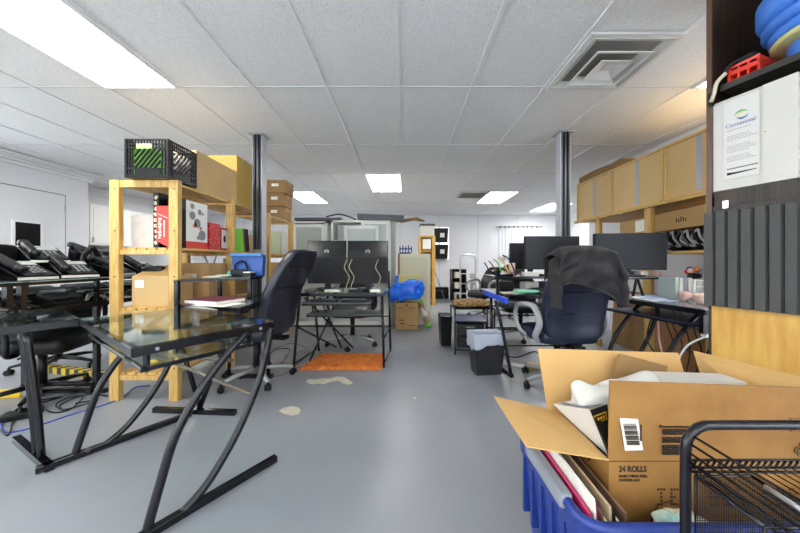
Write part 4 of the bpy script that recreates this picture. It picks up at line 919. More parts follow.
monitor('smaller dark monitor partly hidden behind the larger one, under the curtain', (1.48, 3.42, .908), -.04, .50, .30, .07)
# clutter on blue desk
t = thing('phone_stack', 'black telephone on the left end of the blue-edged desk riser', 'telephone', (1.06, 3.2, .908)); MB().cbox((0, 0, .02), (.16, .18, .04), (.2, 0, .3)).build('body', BLKG, t, bevel=.006); MB().sup((-.05, 0, .05), (.04, .18, .03), .5).build('handset', BLKP, t)
for k in range(5):
    MB().tube(spl([(.98+.05*k, 3.35-.06*k, .915), (.94+.045*k, 3.33-.05*k, 1.0+.02*k), (.90+.035*k, 3.30-.05*k, 1.05+.02*k)], 4), .007).one('pen', (BLKP, mat('dark_red', (.45, .2, .15), .5), GREEN, YELLOW, BLKP)[k], ('leftmost black rod', 'dark red rod', 'green rod', 'yellow rod', 'rightmost black rod')[k]+' standing up at the left end of the desk riser', 'pen')
MB().cyl((1.20, 3.28, .909), .035, .14).one('spray_bottle', SKIN, 'pale pink canister on the riser left of the smaller monitor', 'canister')
carton('tissue_box', 'white carton on the riser in front of the larger monitor', 1.26, 1.42, 3.10, 3.17, .909, .955, PAPERW, False)
carton('tissue_box', 'white printed carton on the riser below the larger monitor', 1.52, 1.76, 3.09, 3.14, .909, .95, PAPERW, False)
t = MB().sup((1.24, 3.0, .762), (.26, .14, .04), .8, 20, 12).one('cloth', mat('mint', (.50, .78, .66), .8), 'mint green cloth on the blue-edged desk', 'cloth')
t = MB().sup((1.42, 3.06, .77), (.24, .10, .05), .7, 20, 12).one('mouse_bag', BLKP, 'black pouch lying beside the mint green cloth', 'pouch')
for k in range(6):
    MB().cbox((1.1+.12*k, 3.02+.07*(k % 3), .746+.001*k), (.20, .14, .003), (0, 0, .5*k)).one('paper_sheet', (PAPER, PAPERW)[k % 2], 'loose white sheet %s on the blue-edged desk' % ('nearest its left end', 'beside the mint green cloth', 'under the black pouch', 'right of the pouch', 'behind the jacket', 'nearest its right end')[k], 'paper', 'loose papers on the blue-edged desk')
for k, (x, y) in enumerate(((1.15, 3.36), (1.4, 3.3), (1.62, 3.36))):
    MB().cbox((x, y, .79), (.16, .12, .10), (0, 0, .2*k)).one('desk_item', (BLKP, PAPERW, GREYD)[k], ('black box', 'white box', 'grey box')[k]+' in the gap under the riser of the blue-edged desk', 'desk clutter', bevel=.006)
# floor items near blue desk
t = thing('power_strip', 'pale power strip on the floor behind the waste bin', 'power strip', (1.14, 3.0, 0), -.5); MB().box(-.12, .12, -.025, .025, 0, .035).build('case', WPLAST, t, bevel=.004); MB().box(-.10, .10, -.016, .016, .035, .037).build('sockets', GREYP, t)
MB().cbox((1.30, 2.92, .03), (.16, .06, .05), (0, 0, -.4)).one('tape_measure', YELLOW, 'yellow tool on the floor between waste bin and blue chair', 'tool', bevel=.01)
cable([(505, 372), (512, 381), (528, 380), (540, 366), (520, 362), (500, 358), (492, 366)], .005, mat('pale_cable', (.66, .62, .52), .5), 'pale cable lying on the floor between the waste bin and the blue chair')
cable([(498, 352), (515, 358), (535, 352), (548, 362)], .006, BLKP, 'black cable on the floor under the blue-edged desk')
# ================================================================ RIGHT DESK under the shelves
rk = thing('computer_desk', 'black computer desk below the tan storage cupboards on the right', 'desk', (2.25, 2.5, 0))
glass_top(rk, [(1.88, 2.85), (2.0, 1.96), (2.58, 1.96), (2.58, 2.85)], .742, gm=mat('smoked_glass', (.42, .43, .46), .15))
ey = Vector((1.0, .0))
for yy in (2.10, 2.62):
    q = side_frame(rk, (1.62, yy), (1, .02), .10)
MB().sq([(2.02, 1.99, .58), (2.02, 1.99, .72)], .016).build('corner_post', BLK, rk, world=True)
glass_top(rk, [(1.86, 2.72), (1.97, 2.02), (2.40, 2.02), (2.40, 2.72)], .63, gm=mat('tray_blue', (.19, .22, .30), .25), rh=.016, rail=.014, name='keyboard_tray')
m = MB(); [m.tube([(2.45, 2.10, z), (2.45, 2.62, z)], .009) for z in (.3, .5)]; m.build('cross_bar', BLK, rk, world=True)
glass_top(rk, [(1.95, 2.62), (2.46, 2.62), (2.50, 2.84), (1.95, 2.84)], .92, rh=.014, rail=.014, gm=mat('smoked_glass', (.42, .43, .46), .15), name='riser_shelf')
for x in (2.05, 2.36):
    m = MB(); m.tube([(x, 2.64, .752), (x+.03, 2.64, .912)], .011); m.tube([(x+.09, 2.64, .752), (x+.04, 2.64, .912)], .011); m.build('riser_leg', BLK, rk, world=True)
monitor('wide black monitor below the tan storage cupboards on the right', (2.05, 2.68, .929), -.16, .59, .335, .06)
t = thing('drawer_tower', 'white plastic drawer organiser on the right desk beside the foam panel', 'organiser', (2.47, 2.52, .752))
MB().box(-.11, .11, -.12, .12, 0, .165).build('case', WPLAST, t, bevel=.004)
for k in range(3): o = MB().box(-.095, .095, -.128, -.12, .01+.052*k, .052+.052*k).build('drawer', mat('drawer_clear', (.74, .77, .78), .2), t); MB().box(-.03, .03, -.136, -.128, .026+.052*k, .034+.052*k).build('handle', WPLAST, o)
for k in range(4):
    MB().cbox((2.24+.036*k, 2.50, .842), (.03, .16, .18)).one('binder', (mat('pale_teal', (.66, .72, .70), .5), PAPERW, GREYP, PAPERW)[k], ('teal binder nearest the riser leg', 'white binder next to the teal one', 'grey binder between two white ones', 'white binder touching the drawer organiser')[k]+', on the right desk', 'binder', 'binders on the right desk')
def flowf(): 
    t = thing('flower_toy', 'multicoloured flower ornament on the white drawer organiser', 'ornament', (2.46, 2.50, .918))
    MB().sup((0, 0, .025), (.10, .08, .05), .8, 14, 10).build('base', BLKP, t)
    for k in range(7):
        a = k*.9; MB().sup((.05*cos(a), .03*sin(a), .06+.012*(k % 3)), (.045, .045, .04), 1, 12, 8).build('petal', (PINK, YELLOW, BLUE, RED, SKIN, mat('orange', (.9, .5, .2), .5), GREYP)[k], t)
flowf()
def clf(p): return p+Vector((0, 0, .03*noise.noise(p*18)))
for k, (x, y, s_) in enumerate(((2.20, 2.16, .13), (2.36, 2.24, .15), (2.26, 2.36, .09), (2.44, 2.12, .12))):
    m = MB(); m.sup((0, 0, 0), (s_, s_*.7, .07), .7, 30, 16, clf); z0 = min(p.z for p in m.v); m.v = [p+Vector((x, y, .752-z0)) for p in m.v]
    m.one('cloth', SKIN, ('pale pink cloth at the near corner', 'largest pale pink cloth', 'small pink cloth nearest the binders', 'pale pink cloth against the wall side')[k]+' of the right desk', 'cloth', 'pale pink cloths on the right desk')
for k in range(6):
    MB().cbox((2.06+.03*k, 2.45+.055*k-.08*(k % 2), .7515+.0015*k), (.16, .22, .002), (0, 0, .4*k)).one('paper_sheet', (PAPER, mat('blue_paper', (.62, .68, .78), .7))[k % 2], ('white sheet at the front', 'pale blue sheet at the front', 'white sheet in the middle', 'pale blue sheet in the middle', 'white sheet under the riser', 'pale blue sheet under the riser')[k]+' of the right desk', 'paper', 'papers on the right desk')
for k in range(3):
    MB().cbox((2.05+.13*k, 2.72, .956), (.09, .08, .045), (0, 0, .3*k)).one('desk_item', (BLKP, PAPER, SKIN)[k], ('black box', 'white pad', 'pink box')[k]+' on the riser under the wide black monitor', 'desk clutter', bevel=.006)
t = thing('power_strip', 'white power strip hanging at the right end of the right desk', 'power strip', (2.09, 2.0, .57)); MB().cbox((0, 0, 0), (.12, .04, .04), (0, .1, 0)).build('case', WPLAST, t, bevel=.004); MB().cbox((0, -.021, .0), (.09, .003, .02), (0, .1, 0)).build('sockets', GREYD, t)
for k in range(4):
    a = [( (2.05, 2.0, .56), (1.93, 2.02, .48), (1.88, 2.05, .3), (1.86, 2.08, .02)), ((2.1, 2.0, .6), (2.13, 1.99, .7), (2.1, 1.98, .5), (2.12, 1.98, .3), (2.14, 2.0, .02)), ((1.98, 2.3, .62), (2.0, 2.3, .4), (2.08, 2.28, .2), (2.2, 2.25, .01)), ((2.2, 2.6, .62), (2.1, 2.55, .4), (2.16, 2.5, .2), (2.0, 2.5, .01))][k]
    MB().tube(spl(a, 8), .006).one('cable', (WPLAST, WPLAST, mat('pale_pink_cable', (.80, .62, .60), .5), BLKP)[k], ('white cable looping down from the power strip', 'white cable hanging at the right end of the right desk', 'pinkish cable hanging below the keyboard tray', 'black cable hanging below the right desk')[k], 'cable')
for k in range(8):
    y = 2.05+.1*k; x = 2.5+.03*(k % 2)
    MB().tube(spl([(x, y, .70), (x-.04, y+.05, .5), (x+.02, y+.02+.03*(k % 3), .3), (x-.02, y+.08, .05), (x-.1, y+.04, .01)], 6), .005).one('cable', BLKP, 'black cable dangling behind the right desk in front of the brown cardboard', 'cable', 'black cables dangling behind the right desk')
for k, (y0, y1, h, m_) in enumerate(((1.7, 2.45, .72, CARDD), (2.42, 3.2, .66, WOODM), (3.15, 3.9, .70, CARDD))):
    MB().slab([(2.70+.02*k, y0, 0), (2.70+.02*k, y1, 0), (2.74+.02*k, y1, h), (2.74+.02*k, y0, h)], (.02, 0, 0)).one('flat_cardboard', m_, ('nearest brown sheet of cardboard', 'middle brown board', 'furthest brown sheet of cardboard')[k]+' leaning behind the right desk', 'cardboard')
# ================================================================ RIGHT STORAGE SHELVES
SX = 2.45
rs = thing('pine_storage_rack', 'long pine rack on the right carrying the tan storage cupboards', 'shelving', (2.75, 3.1, 0))
for y in (2.36, 2.97, 3.74):
    MB().box(SX, SX+.04, y-.04, y+.04, 0, 1.62).build('post', PINE, rs, world=True, bevel=.003)
for y in (2.36, 2.97, 3.74): MB().box(3.05, 3.09, y-.035, y+.035, 0, 1.62).build('post', PINE, rs, world=True)
m = MB(); m.box(SX-.03, SX+.0, 2.33, 4.2, 1.60, 1.635); m.build('front_rail', PINEX, rs, world=True, bevel=.003)
m = MB(); [m.box(SX+.0+.1*i, SX+.09+.1*i, 2.33, 4.2, 1.615, 1.635) for i in range(7)]; m.build('shelf_board', PINEX, rs, world=True)
m = MB(); m.box(SX-.02, 3.1, 1.9, 2.93, 1.135, 1.16); m.build('shelf_board', PINEX, rs, world=True)
MB().sup((SX-.012, 3.3, 1.592), (.03, .03, .02), .8).build('light_knob', STEEL, rs, world=True)
prevs = None
for k, (y0, y1, l) in enumerate(((2.36, 2.78, 'nearest, partly hidden by the dark shelving'), (2.785, 3.485, 'middle one of the three'), (3.49, 4.18, 'furthest of the three'))):
    t = thing('storage_cupboard', 'tan cupboard with grey tape strip, '+l, 'cupboard', (2.78, (y0+y1)/2, 1.637), 0, 'tan cupboards on the right rack')
    h = .51; d_ = (y1-y0)/2
    m = MB(); m.box(-.32, .32, -d_+.003, d_-.003, 0, h-.02); m.build('carcass', mat('tan_board', (.82, .69, .47), .6, var=.06, scale=3), t)
    m = MB(); x0, x1 = -.335, -.32; m.box(x0, x1, -d_, -d_+.02, 0, h); m.box(x0, x1, d_-.02, d_, 0, h); m.box(x0, .33, -d_, d_, h-.02, h); m.box(x0, x1, -d_+.03, d_-.03, 0, .02); m.build('frame', mat('pine_plain', (.82, .68, .42), .5), t, bevel=.002)
    MB().box(-.3225, -.3205, -.045 if k else -.135, .0 if k else -.09, .02, h-.02).build('tape_strip', mat('grey_tape', (.62, .65, .70), .3), t)
MB().slab([(2.47, 3.15, 2.15), (2.47, 4.16, 2.15), (2.47, 4.16, 2.235), (2.47, 3.8, 2.25), (2.47, 3.5, 2.225), (2.47, 3.35, 2.24), (2.47, 3.2, 2.17)], (.5, 0, 0)).one('flat_carton', CARDD, 'battered flat brown carton lying on top of the furthest tan cupboards', 'box')
# headsets/straps heap and boxes
def case_lumps(y, x, z, s_, lab):
    t = thing('strap_bundle', lab, 'straps', (x, y, z))
    MB().sup((0, 0, s_*.5), (.24, .20, s_), .5).build('bag', BLKP, t)
    for k in range(4):
        a = random.uniform(-.5, .5)
        P = spl([(-.12, -.09+.05*k, s_*.2), (-.15, -.06+.05*k, s_*.6), (-.13, -.02+.05*k, s_*.95), (-.135, .03+.05*k, s_*.5)], 5, True)
        MB().tube(P, .010, 8, closed=True, flat=.7).build('strap', (mat('strap_grey', (.62, .62, .64), .5), BLKP, MATS['strap_grey'] if 'strap_grey' in MATS else BLKP, GREYD)[k], t)
ys = (2.02, 2.27, 2.52, 2.76)
for k, y in enumerate(ys): case_lumps(y, 2.62, 1.161, .19, ('nearest', 'second', 'third', 'furthest')[k]+' black strap bundle on the rack, counting from the foam panel')
t = thing('long_carton', 'long brown carton lying tilted on the strap bundles under the tan cupboards', 'box', (2.60, 2.75, 1.36)); M = Matrix.Rotation(-.03, 4, 'X')
MB().box(-.11, .11, -.45, .65, 0, .17, M).build('carton', CARD, t, bevel=.004); MB().box(-.112, -.11, .25, .42, .03, .15, M).build('label', PAPER, t); 
m = MB(); [m.box(-.1115, -.11, -.15+.022*k, -.14+.022*k, .06, .09+.008*(k % 3), M) for k in range(5)]; m.build('print', INK, t)
carton('shipping_box', 'small brown carton with a ragged flap under the nearest tan cupboard', 2.50, 2.72, 2.02, 2.28, 1.365, 1.54, CARDD, False)
MB().cbox((2.50, 2.20, 1.385), (.09, .26, .085), (.12, 0, 0)).one('small_carton', CARDL, 'small tan carton lying in front of the strap bundles', 'box')
MB().slab([(2.40, 1.99, 1.38), (2.41, 2.08, 1.37), (2.42, 2.10, 1.62), (2.40, 1.98, 1.62)], (.02, 0, 0)).one('paper_bag', PAPERW, 'white paper hanging beside the dark shelving edge', 'paper')
for k, y in enumerate((3.2, 3.55, 3.9)): 
    pass
# ================================================================ DARK SHELVING, right foreground (local frame along its front)
DR = math.atan2(-.95, .31)
du = thing('dark_shelving', 'tall dark stained wooden shelving unit at the right edge', 'shelving', (1.46, 1.40, 0), DR)
MB().box(-.012, .0, 0, .45, .0, CEIL).build('side_panel', DARKWOOD, du); MB().box(-.014, .006, -.012, .0, .86, CEIL).build('front_trim', mat('dark_edge', (.34, .24, .17), .4), du)
MB().box(0, .9, .43, .45, .0, CEIL).build('back_panel', DARKWOOD, du)
MB().box(.03, .9, .0, .43, 1.857, 1.885).build('shelf', DARKBOARD, du); MB().box(.0, .9, .0, .43, 1.37, 1.395).build('shelf', DARKWOOD, du)
MB().box(.015, .9, -.01, .0, 1.325, 1.39).build('shelf_edge', DARKWOOD, du); MB().box(.0, .9, .0, .02, .0, .86).build('front_board', PLY, du, label='yellow plywood front board')
MB().box(.0, .9, .0, .43, 1.285, 1.315).build('shelf', DARKWOOD, du); MB().box(-.004, .9, -.006, 0, 1.3, 1.325).build('lower_edge', DARKWOOD, du); MB().box(.90, .925, 0, .45, 0, CEIL).build('side_panel', DARKWOOD, du); MB().box(.045, .065, -.014, -.01, 1.31, 1.345).build('hook', STEEL, du)
MB().box(-.005, .01, -.02, .0, 1.80, 1.86).build('bracket', BLKP, du)
# foam panel: ridges
t = thing('foam_panel', 'dark grey ridged acoustic foam panel fixed below the white boxes', 'foam panel', (1.46, 1.40, .861), DR)
m = MB(); N_ = 22; P = []
for i in range(N_):
    x = -.02+.042*i; P += [(x, -.012), (x+.006, -.030), (x+.034, -.030), (x+.040, -.012)]
P = [(p[0], p[1]) for p in P]; P += [(P[-1][0], -.001), (-.02, -.001)]
m.slab([(x, y, 0) for x, y in P], (0, 0, .437)); m.build('foam', FOAM, t)
# white box with sign
t = thing('archive_box', 'white carton with a printed notice on the dark shelving', 'box', (1.46, 1.40, 1.396), DR)
MB().box(.004, .262, .0, .36, 0, .405).build('box_body', PAPERW, t, bevel=.002); MB().box(.004, .262, -.001, .36, .406, .412).build('lid', PAPERW, t)
MB().box(.045, .158, -.004, -.0012, .045, .40).build('notice', mat('notice_paper', (.82, .81, .79), .6), t, label='white printed notice with a logo')
MB().box(.168, .262, -.006, -.001, .0, .412).build('side_flap', PAPERW, t)
MB().cyl((0, 0, 0), .0025, .002, 10, Matrix.Translation((.175, -.0055, .215)) @ Matrix.Rotation(pi/2, 4, 'X')).build('red_dot', RED, t)
R_ = Matrix.Translation((1.46, 1.40, 1.396)) @ Matrix.Rotation(DR, 4, 'Z')
def onface(x, z, y=-.0045): return R_ @ frame3((x, y, z), (1,0,0), (0,0,1))
text('Centennial', .0235, onface(.050, .278), mat('logo_blue', (.28, .36, .60), .6), t, 'logo_lettering', sx=.95)
def arc(cx, cz, r, a0, a1, th, m_, nm):
    m = MB(); pts = [(cx+r*1.35*cos(a0+(a1-a0)*i/12), cz+r*sin(a0+(a1-a0)*i/12), th*sin(pi*(i+.3)/12.6)) for i in range(13)]
    for i in range(12): a, b = pts[i], pts[i+1]; m.slab([(a[0], -.0046, a[1]-a[2]), (b[0], -.0046, b[1]-b[2]), (b[0], -.0046, b[1]+b[2]), (a[0], -.0046, a[1]+a[2])], (0, -.0004, 0))
    m.build(nm, m_, t)
arc(.102, .322, .016, .2, 3.3, .004, mat('logo_green', (.42, .66, .30), .6), 'logo_swirl'); arc(.106, .318, .014, 3.2, 6.2, .004, mat('logo_blue2', (.18, .36, .62), .6), 'logo_swirl'); arc(.104, .320, .008, 1, 4.5, .003, mat('logo_yellow', (.85, .80, .25), .6), 'logo_swirl')
m = MB()
for (z0, n) in ((.262, 1), (.235, 3), (.19, 4), (.142, 3)):
    for j in range(n):
        x = .056
        while x < .135+.012*((j*7) % 3-1):
            w_ = random.uniform(.005, .012); m.box(x, x+w_, -.0048, -.004, z0-.009*j, z0-.009*j+.0035); x += w_+.0025
m.build('printed_lines', mat('faint_ink', (.63, .63, .62), .7), t)
m = MB(); x = .056
while x < .145: w_ = random.uniform(.005, .01); m.box(x, x+w_, -.0048, -.004, .088, .0925); x += w_+.002
m.slab([(.056, -.0046, .062), (.15, -.0046, .068), (.15, -.0046, .071), (.08, -.0046, .072), (.056, -.0046, .075)], (0, -.0004, 0)); m.build('black_line', INKB, t)
t = thing('archive_box', 'plain white carton at the very right edge of the dark shelving', 'box', (1.46, 1.40, 1.396), DR); MB().box(.27, .55, .01, .36, 0, .42).build('box_body', PAPERW, t, bevel=.002); MB().box(.27, .55, .004, .364, .37, .425).build('lid', PAPERW, t)
# red tray, blue containers
t = thing('tool_tray', 'red plastic tray with a black tool on the top dark shelf', 'tray', (1.46, 1.40, 1.886), DR)
m = MB(); m.box(.05, .15, .015, .25, 0, .008); m.box(.05, .15, .015, .25, .03, .05)
for k in range(4): m.box(.05+.0305*k, .058+.0305*k, .015, .024, .0, .07)
for k in range(9): m.box(.05, .058, .015+.027*k, .024+.027*k, .0, .07)
m.box(.05, .15, .015, .024, .06, .072); m.box(.05, .058, .015, .25, .06, .072); m.box(.142, .15, .015, .25, 0, .072); m.build('tray', mat('tray_red', (.88, .22, .16), .35), t, bevel=.002)
m = MB(); m.box(.055, .14, .01, .03, .073, .085); m.tube(spl([(.04, .005, .03), (.055, .0, .065), (.09, .01, .082), (.14, .02, .09)], 4), .008); m.build('tool', BLKP, t)
MB().tube([R_ @ Vector(p) for p in spl([(.055, -.01, .53), (.03, -.022, .50), (.02, -.024, .45), (.008, -.022, .42)], 6)], .008).one('cable', mat('cream_cord', (.80, .76, .66), .6), 'cream cord hanging from the front of the top dark shelf', 'cord')
R2 = Matrix.Translation((1.46, 1.40, 1.886)) @ Matrix.Rotation(DR, 4, 'Z')
cx, cy = .335, .15
for k, (r, z0, z1, m_, l) in enumerate(((.150, 0, .07, BLUEB, 'blue tub under the yellow plate, lowest of its stack'), (.195, .073, .090, mat('pale_yellow2', (.85, .82, .55), .5), 'pale yellow plate between the blue containers'), (.20, .093, .13, BLUEB, 'blue plate just above the pale yellow plate'), (.22, .133, .17, BLUEB, 'blue plate in the middle of the blue stack'), (.235, .173, .28, BLUEB, 'deep blue bowl on top of the blue stack'))):
    c0 = R2 @ Vector((cx, cy, z0)); h = z1-z0
    MB().lathe([(0, 0), (r*.93, 0), (r, h*.3), (r, h*.9), (r*.97, h), (0, h)], (c0.x, c0.y, c0.z), 40).one('plastic_container', m_, l, 'container', 'blue containers stacked on the top dark shelf')
# ================================================================ FOREGROUND: blue bin, big box, cart
bx0, bx1, by0, by1, bz = .385, 1.10, .625, 1.03, .50
t = thing('storage_tote', 'blue plastic storage tote in the right foreground', 'tote', ((bx0+bx1)/2, (by0+by1)/2, 0))
cx_, cy_ = (bx0+bx1)/2, (by0+by1)/2
def rr(w_, d_, r, z, n=6):
    out = []
    for (sx, sy, a0) in ((1, 1, 0), (-1, 1, pi/2), (-1, -1, pi), (1, -1, 3*pi/2)):
        for i in range(n+1): a = a0+pi/2*i/n; out.append(Vector((sx*(w_-r)+r*cos(a), sy*(d_-r)+r*sin(a), z)))
    return out
W1, D1 = (bx1-bx0)/2, (by1-by0)/2
rings = [rr(W1*.86, D1*.84, .05, .004), rr(W1*.96, D1*.94, .05, .40), rr(W1*.965, D1*.95, .05, .44), rr(W1*.99, D1*.98, .05, .44), rr(W1*.995, D1*.985, .05, .495)]
rin = [rr(W1*.975, D1*.95, .045, .495), rr(W1*.95, D1*.925, .045, .40), rr(W1*.84, D1*.82, .045, .01)]
allr = rings+rin; n = len(allr[0]); m = MB(); vs = [p for r_ in allr for p in r_]; fs = [(i*n+k, i*n+(k+1) % n, (i+1)*n+(k+1) % n, (i+1)*n+k) for i in range(len(allr)-1) for k in range(n)]; fs += [list(range(n))[::-1], [(len(allr)-1)*n+k for k in range(n)]]
m.add(vs, fs, False); m.build('tote_body', BLUE, t)
MB().tube([p+Vector((0, 0, .003)) for p in rr(W1*.99, D1*.98, .05, .495)], .012, 10, closed=True).build('rim', BLUE, t)
m = MB()
for k in range(6): x = -W1*.93+.02; m.box(-W1*.96-.006, -W1*.9, -D1*.8+.06*k, -D1*.8+.06*k+.012, .25, .44)
m.build('rib', BLUE, t)
MB().box(-W1-.014, -W1+.018, -D1+.075, D1-.12, .478, .515).build('handle_clamp', GREYP, t, bevel=.008, label='grey handle clamp')
# papers and folders between tote wall and box
fc = [PINK, PAPER, MAROON, mat('brown_folder', (.50, .38, .30), .6), PAPER, mat('tan_folder', (.78, .68, .55), .6), INKB, PAPER, mat('lilac', (.62, .56, .70), .6), mat('brown_folder', (.5, .38, .3), .6)]
fl_ = ['bright pink folder nearest the grey clamp', 'white sheet beside the pink folder', 'maroon folder', 'brown folder next to the maroon one', 'white sheets in the middle', 'tan folder in the middle', 'black folder', 'white sheets right of the black folder', 'lilac folder', 'brown folder touching the big box']
for k in range(10):
    x = .428+.009*k; h = .505+.012*((k*3) % 4)-.004*k
    MB().slab([(x-.015, .66, h+.0), (x-.015, .93, h+.01), (x+.02, .93, .10), (x+.02, .66, .10)], (.0055, 0, 0)).one('folder', fc[k], fl_[k]+', standing in the blue tote', 'folder', 'folders standing in the blue tote')
# big box
BX0, BX1, BY0, BY1, BZ = .514, 1.02, .74, .98, .568
t = thing('large_carton', 'large open brown carton with printed front standing in the blue tote', 'box', ((BX0+BX1)/2, (BY0+BY1)/2, .02))
th = .004; m = MB()
m.box(BX0, BX1, BY0, BY0+th, .02, BZ); m.box(BX0, BX1, BY1-th, BY1, .02, BZ); m.box(BX0, BX0+th, BY0+th, BY1-th, .02, BZ); m.box(BX1-th, BX1, BY0+th, BY1-th, .02, BZ); m.box(BX0+th, BX1-th, BY0+th, BY1-th, .02, .025)
m.build('carton_walls', CARDI, t, world=True)
m = MB(); m.slab([(BX0, BY0, BZ), (BX1, BY0, BZ), (BX1+.0, BY0-.004, BZ+.185), (BX0-.0, BY0-.004, BZ+.203)], (0, th, 0)); ff = m.build('flap', CARDI, t, world=True)
MB().tube([(BX0, BY0-.0005, BZ), (BX1, BY0-.0005, BZ)], .0012, 6).build('crease', mat('crease', (.38, .26, .13), .8), t, world=True)
m = MB(); m.slab([(BX0-.035, BY1, BZ), (BX1-.05, BY1, BZ), (BX1-.09, BY1+.02, BZ+.19), (BX0-.06, BY1+.02, BZ+.205)], (0, th, 0)); m.build('flap', CARDF, t, world=True)
m = MB(); m.slab([(BX0, BY0, BZ), (BX0, BY1, BZ), (BX0-.205, BY1+.03, BZ+.035), (BX0-.200, BY0+.02, BZ+.022)], (0, 0, th)); m.build('flap', CARDF, t, world=True)
m = MB(); m.slab([(BX1, BY0, BZ), (BX1, BY1, BZ), (BX1-.03, BY1+.03, BZ+.195), (BX1+.02, BY0, BZ+.20)], (th, 0, 0)); m.build('flap', CARDF, t, world=True)
yf = BY0-.0012
def of(x, z, y=yf): return frame3((x, y, z), (1,0,0), (0,0,1))
def pz(v): return CAMZ-(v-261)*BY0/FPX
def pxx(u): return (u-404)*BY0/FPX
text('24 ROLLS', .0205, of(pxx(618.5), pz(471.5)), INK, t, 'lettering', sx=.82, bold=.0006)
text('FAMILY MEGA ROLL', .0085, of(pxx(618.5), pz(477)), INK, t, 'lettering', sx=.95, bold=.0003); text('WHITE/BLANC', .0085, of(pxx(618.5), pz(481)), INK, t, 'lettering', sx=.95, bold=.0003)
def dotted(body, px, size):     # dot-matrix lettering from small dots
    F = {'J': ('111', '010', '010', '010', '110'), 'E': ('111', '100', '110', '100', '111'), 'C': ('111', '100', '100', '100', '111'), '9': ('111', '101', '111', '001', '111'), '5': ('111', '100', '111', '001', '111'), '1': ('010', '110', '010', '010', '111'), 'B': ('110', '101', '110', '101', '110'), ' ': ('000',)*5}
    m = MB(); x = px[0]
    for ch in body:
        for r_, row in enumerate(F[ch]):
            for c_, b_ in enumerate(row):
                if b_ == '1': m.box(x+c_*size, x+c_*size+size*.62, yf-.0006, yf+.0006, px[1]-r_*size*1.25, px[1]-r_*size*1.25+size*.62)
        x += size*4.4
    m.build('dotted_print', INK, t, world=True)
dotted('JEC 995 1BB', (pxx(657), pz(490)), .0075)
m = MB(); c0 = (pxx(668), pz(512))
m.tube([(c0[0]+.034*cos(a*pi/14), yf, c0[1]+.026*sin(a*pi/14)) for a in range(28)], .0012, 5, closed=True); m.build('oval_mark', INK, t, world=True)
text('Com', .018, of(pxx(650), pz(523)), INKB, t, 'lettering', bold=.0008)
# upper flap print
zf = lambda v: CAMZ-(v-261)*(BY0-.003)/FPX
m = MB(); m.slab([(pxx(618), BY0-.0062, zf(417.5)), (pxx(636), BY0-.0062, zf(418.5)), (pxx(642), BY0-.004, zf(450)), (pxx(624), BY0-.004, zf(450.5))], (0, .001, 0)); lb = m.build('barcode_label', PAPER, t, world=True)
m = MB(); x = 0
for k in range(13):
    v = 423+k*1.7; a = (v-418)/32; m.box(pxx(620.5+a*6), pxx(633+a*6), BY0-.0074, BY0-.0058, zf(v+(1.1 if k % 3 else .6)), zf(v))
m.box(pxx(638.2), pxx(639.5), BY0-.0074, BY0-.0058, zf(440), zf(424)); m.build('barcode', INK, lb, world=True)
m = MB()
for k, (v, u1) in enumerate(((426, 688), (429, 684), (431, 684), (433, 680), (437, 688), (439, 686), (441, 682), (445, 688), (447, 684), (449, 688), (451, 678), (453, 684))):
    u = 661
    while u < u1: wd = random.uniform(1.5, 4); m.box(pxx(u), pxx(u+wd), BY0-.0072, BY0-.003, zf(v+1.0), zf(v)); u += wd+.8
m.cyl((0, 0, 0), .004, .0015, 12, Matrix.Translation((pxx(659), BY0-.0042, zf(426))) @ Matrix.Rotation(pi/2, 4, 'X'))
m.build('printed_lines', INK, t, world=True)
m = MB(); m.tube([(pxx(787), BY0-.006, zf(418)), (pxx(798), BY0-.006, zf(418)), (pxx(798), BY0-.006, zf(431)), (pxx(787), BY0-.006, zf(431))], .0009, 5, closed=True)
for (u, v, r) in ((795, 450, .008), (799, 444, .006), (799, 452, .011)): m.tube([(pxx(u)+r*cos(a*pi/8), BY0-.005, zf(v)+r*sin(a*pi/8)) for a in range(16)], .0009, 5, closed=True)
m.build('printed_symbol', INK, t, world=True)
# left face writing
text('6809', .034, frame3((BX0-.001, BY1-.10, BZ-.055), (0, -1, -.0), (0, 0, 1)), INK, t, 'lettering', sx=1.0, bold=.0006)
m = MB(); m.tube([(BX0-.001, BY0+.02, .40), (BX0-.001, BY0+.10, .40), (BX0-.001, BY0+.10, .47), (BX0-.001, BY0+.02, .47)], .001, 5, closed=True); m.build('printed_symbol', INK, t, world=True)
# contents
def crf(p): return p+Vector((.0, .0, .03*noise.noise(p*14)))+Vector((.012*noise.noise(p*25), 0, 0))
m = MB(); m.sup((0, 0, 0), (.29, .09, .20), .35, 60, 36, crf, rot=(.2, -.10, 0)); m.v = [p+Vector((.665, .895, .615)) for p in m.v]
m.one('crumpled_paper', mat('white_paper_bag', (.80, .79, .76), .7), 'crumpled white paper bag in the back of the large open carton', 'paper bag')
MB().slab([(.53, .955, .60), (.56, .955, .60), (.595, .96, .70), (.72, .96, .735), (.72, .96, .715), (.80, .96, .60), (.80, .96, .745), (.56, .96, .68)], (0, .008, 0)) if False else None
MB().cbox((.76, .965, .66), (.16, .008, .18), (0, .25, 0)).one('card_insert', CARDD, 'brown cardboard insert behind the crumpled white bag', 'cardboard')
MB().cbox((.86, .88, .66-.035), (.24, .07, .20), (0, .03, 0)).one('white_carton', PAPERW, 'white carton standing deep in the large open carton', 'box')
t = thing('product_box', 'tilted white product box with black end and yellow badge in the open carton', 'box', (.585, .84, .50))
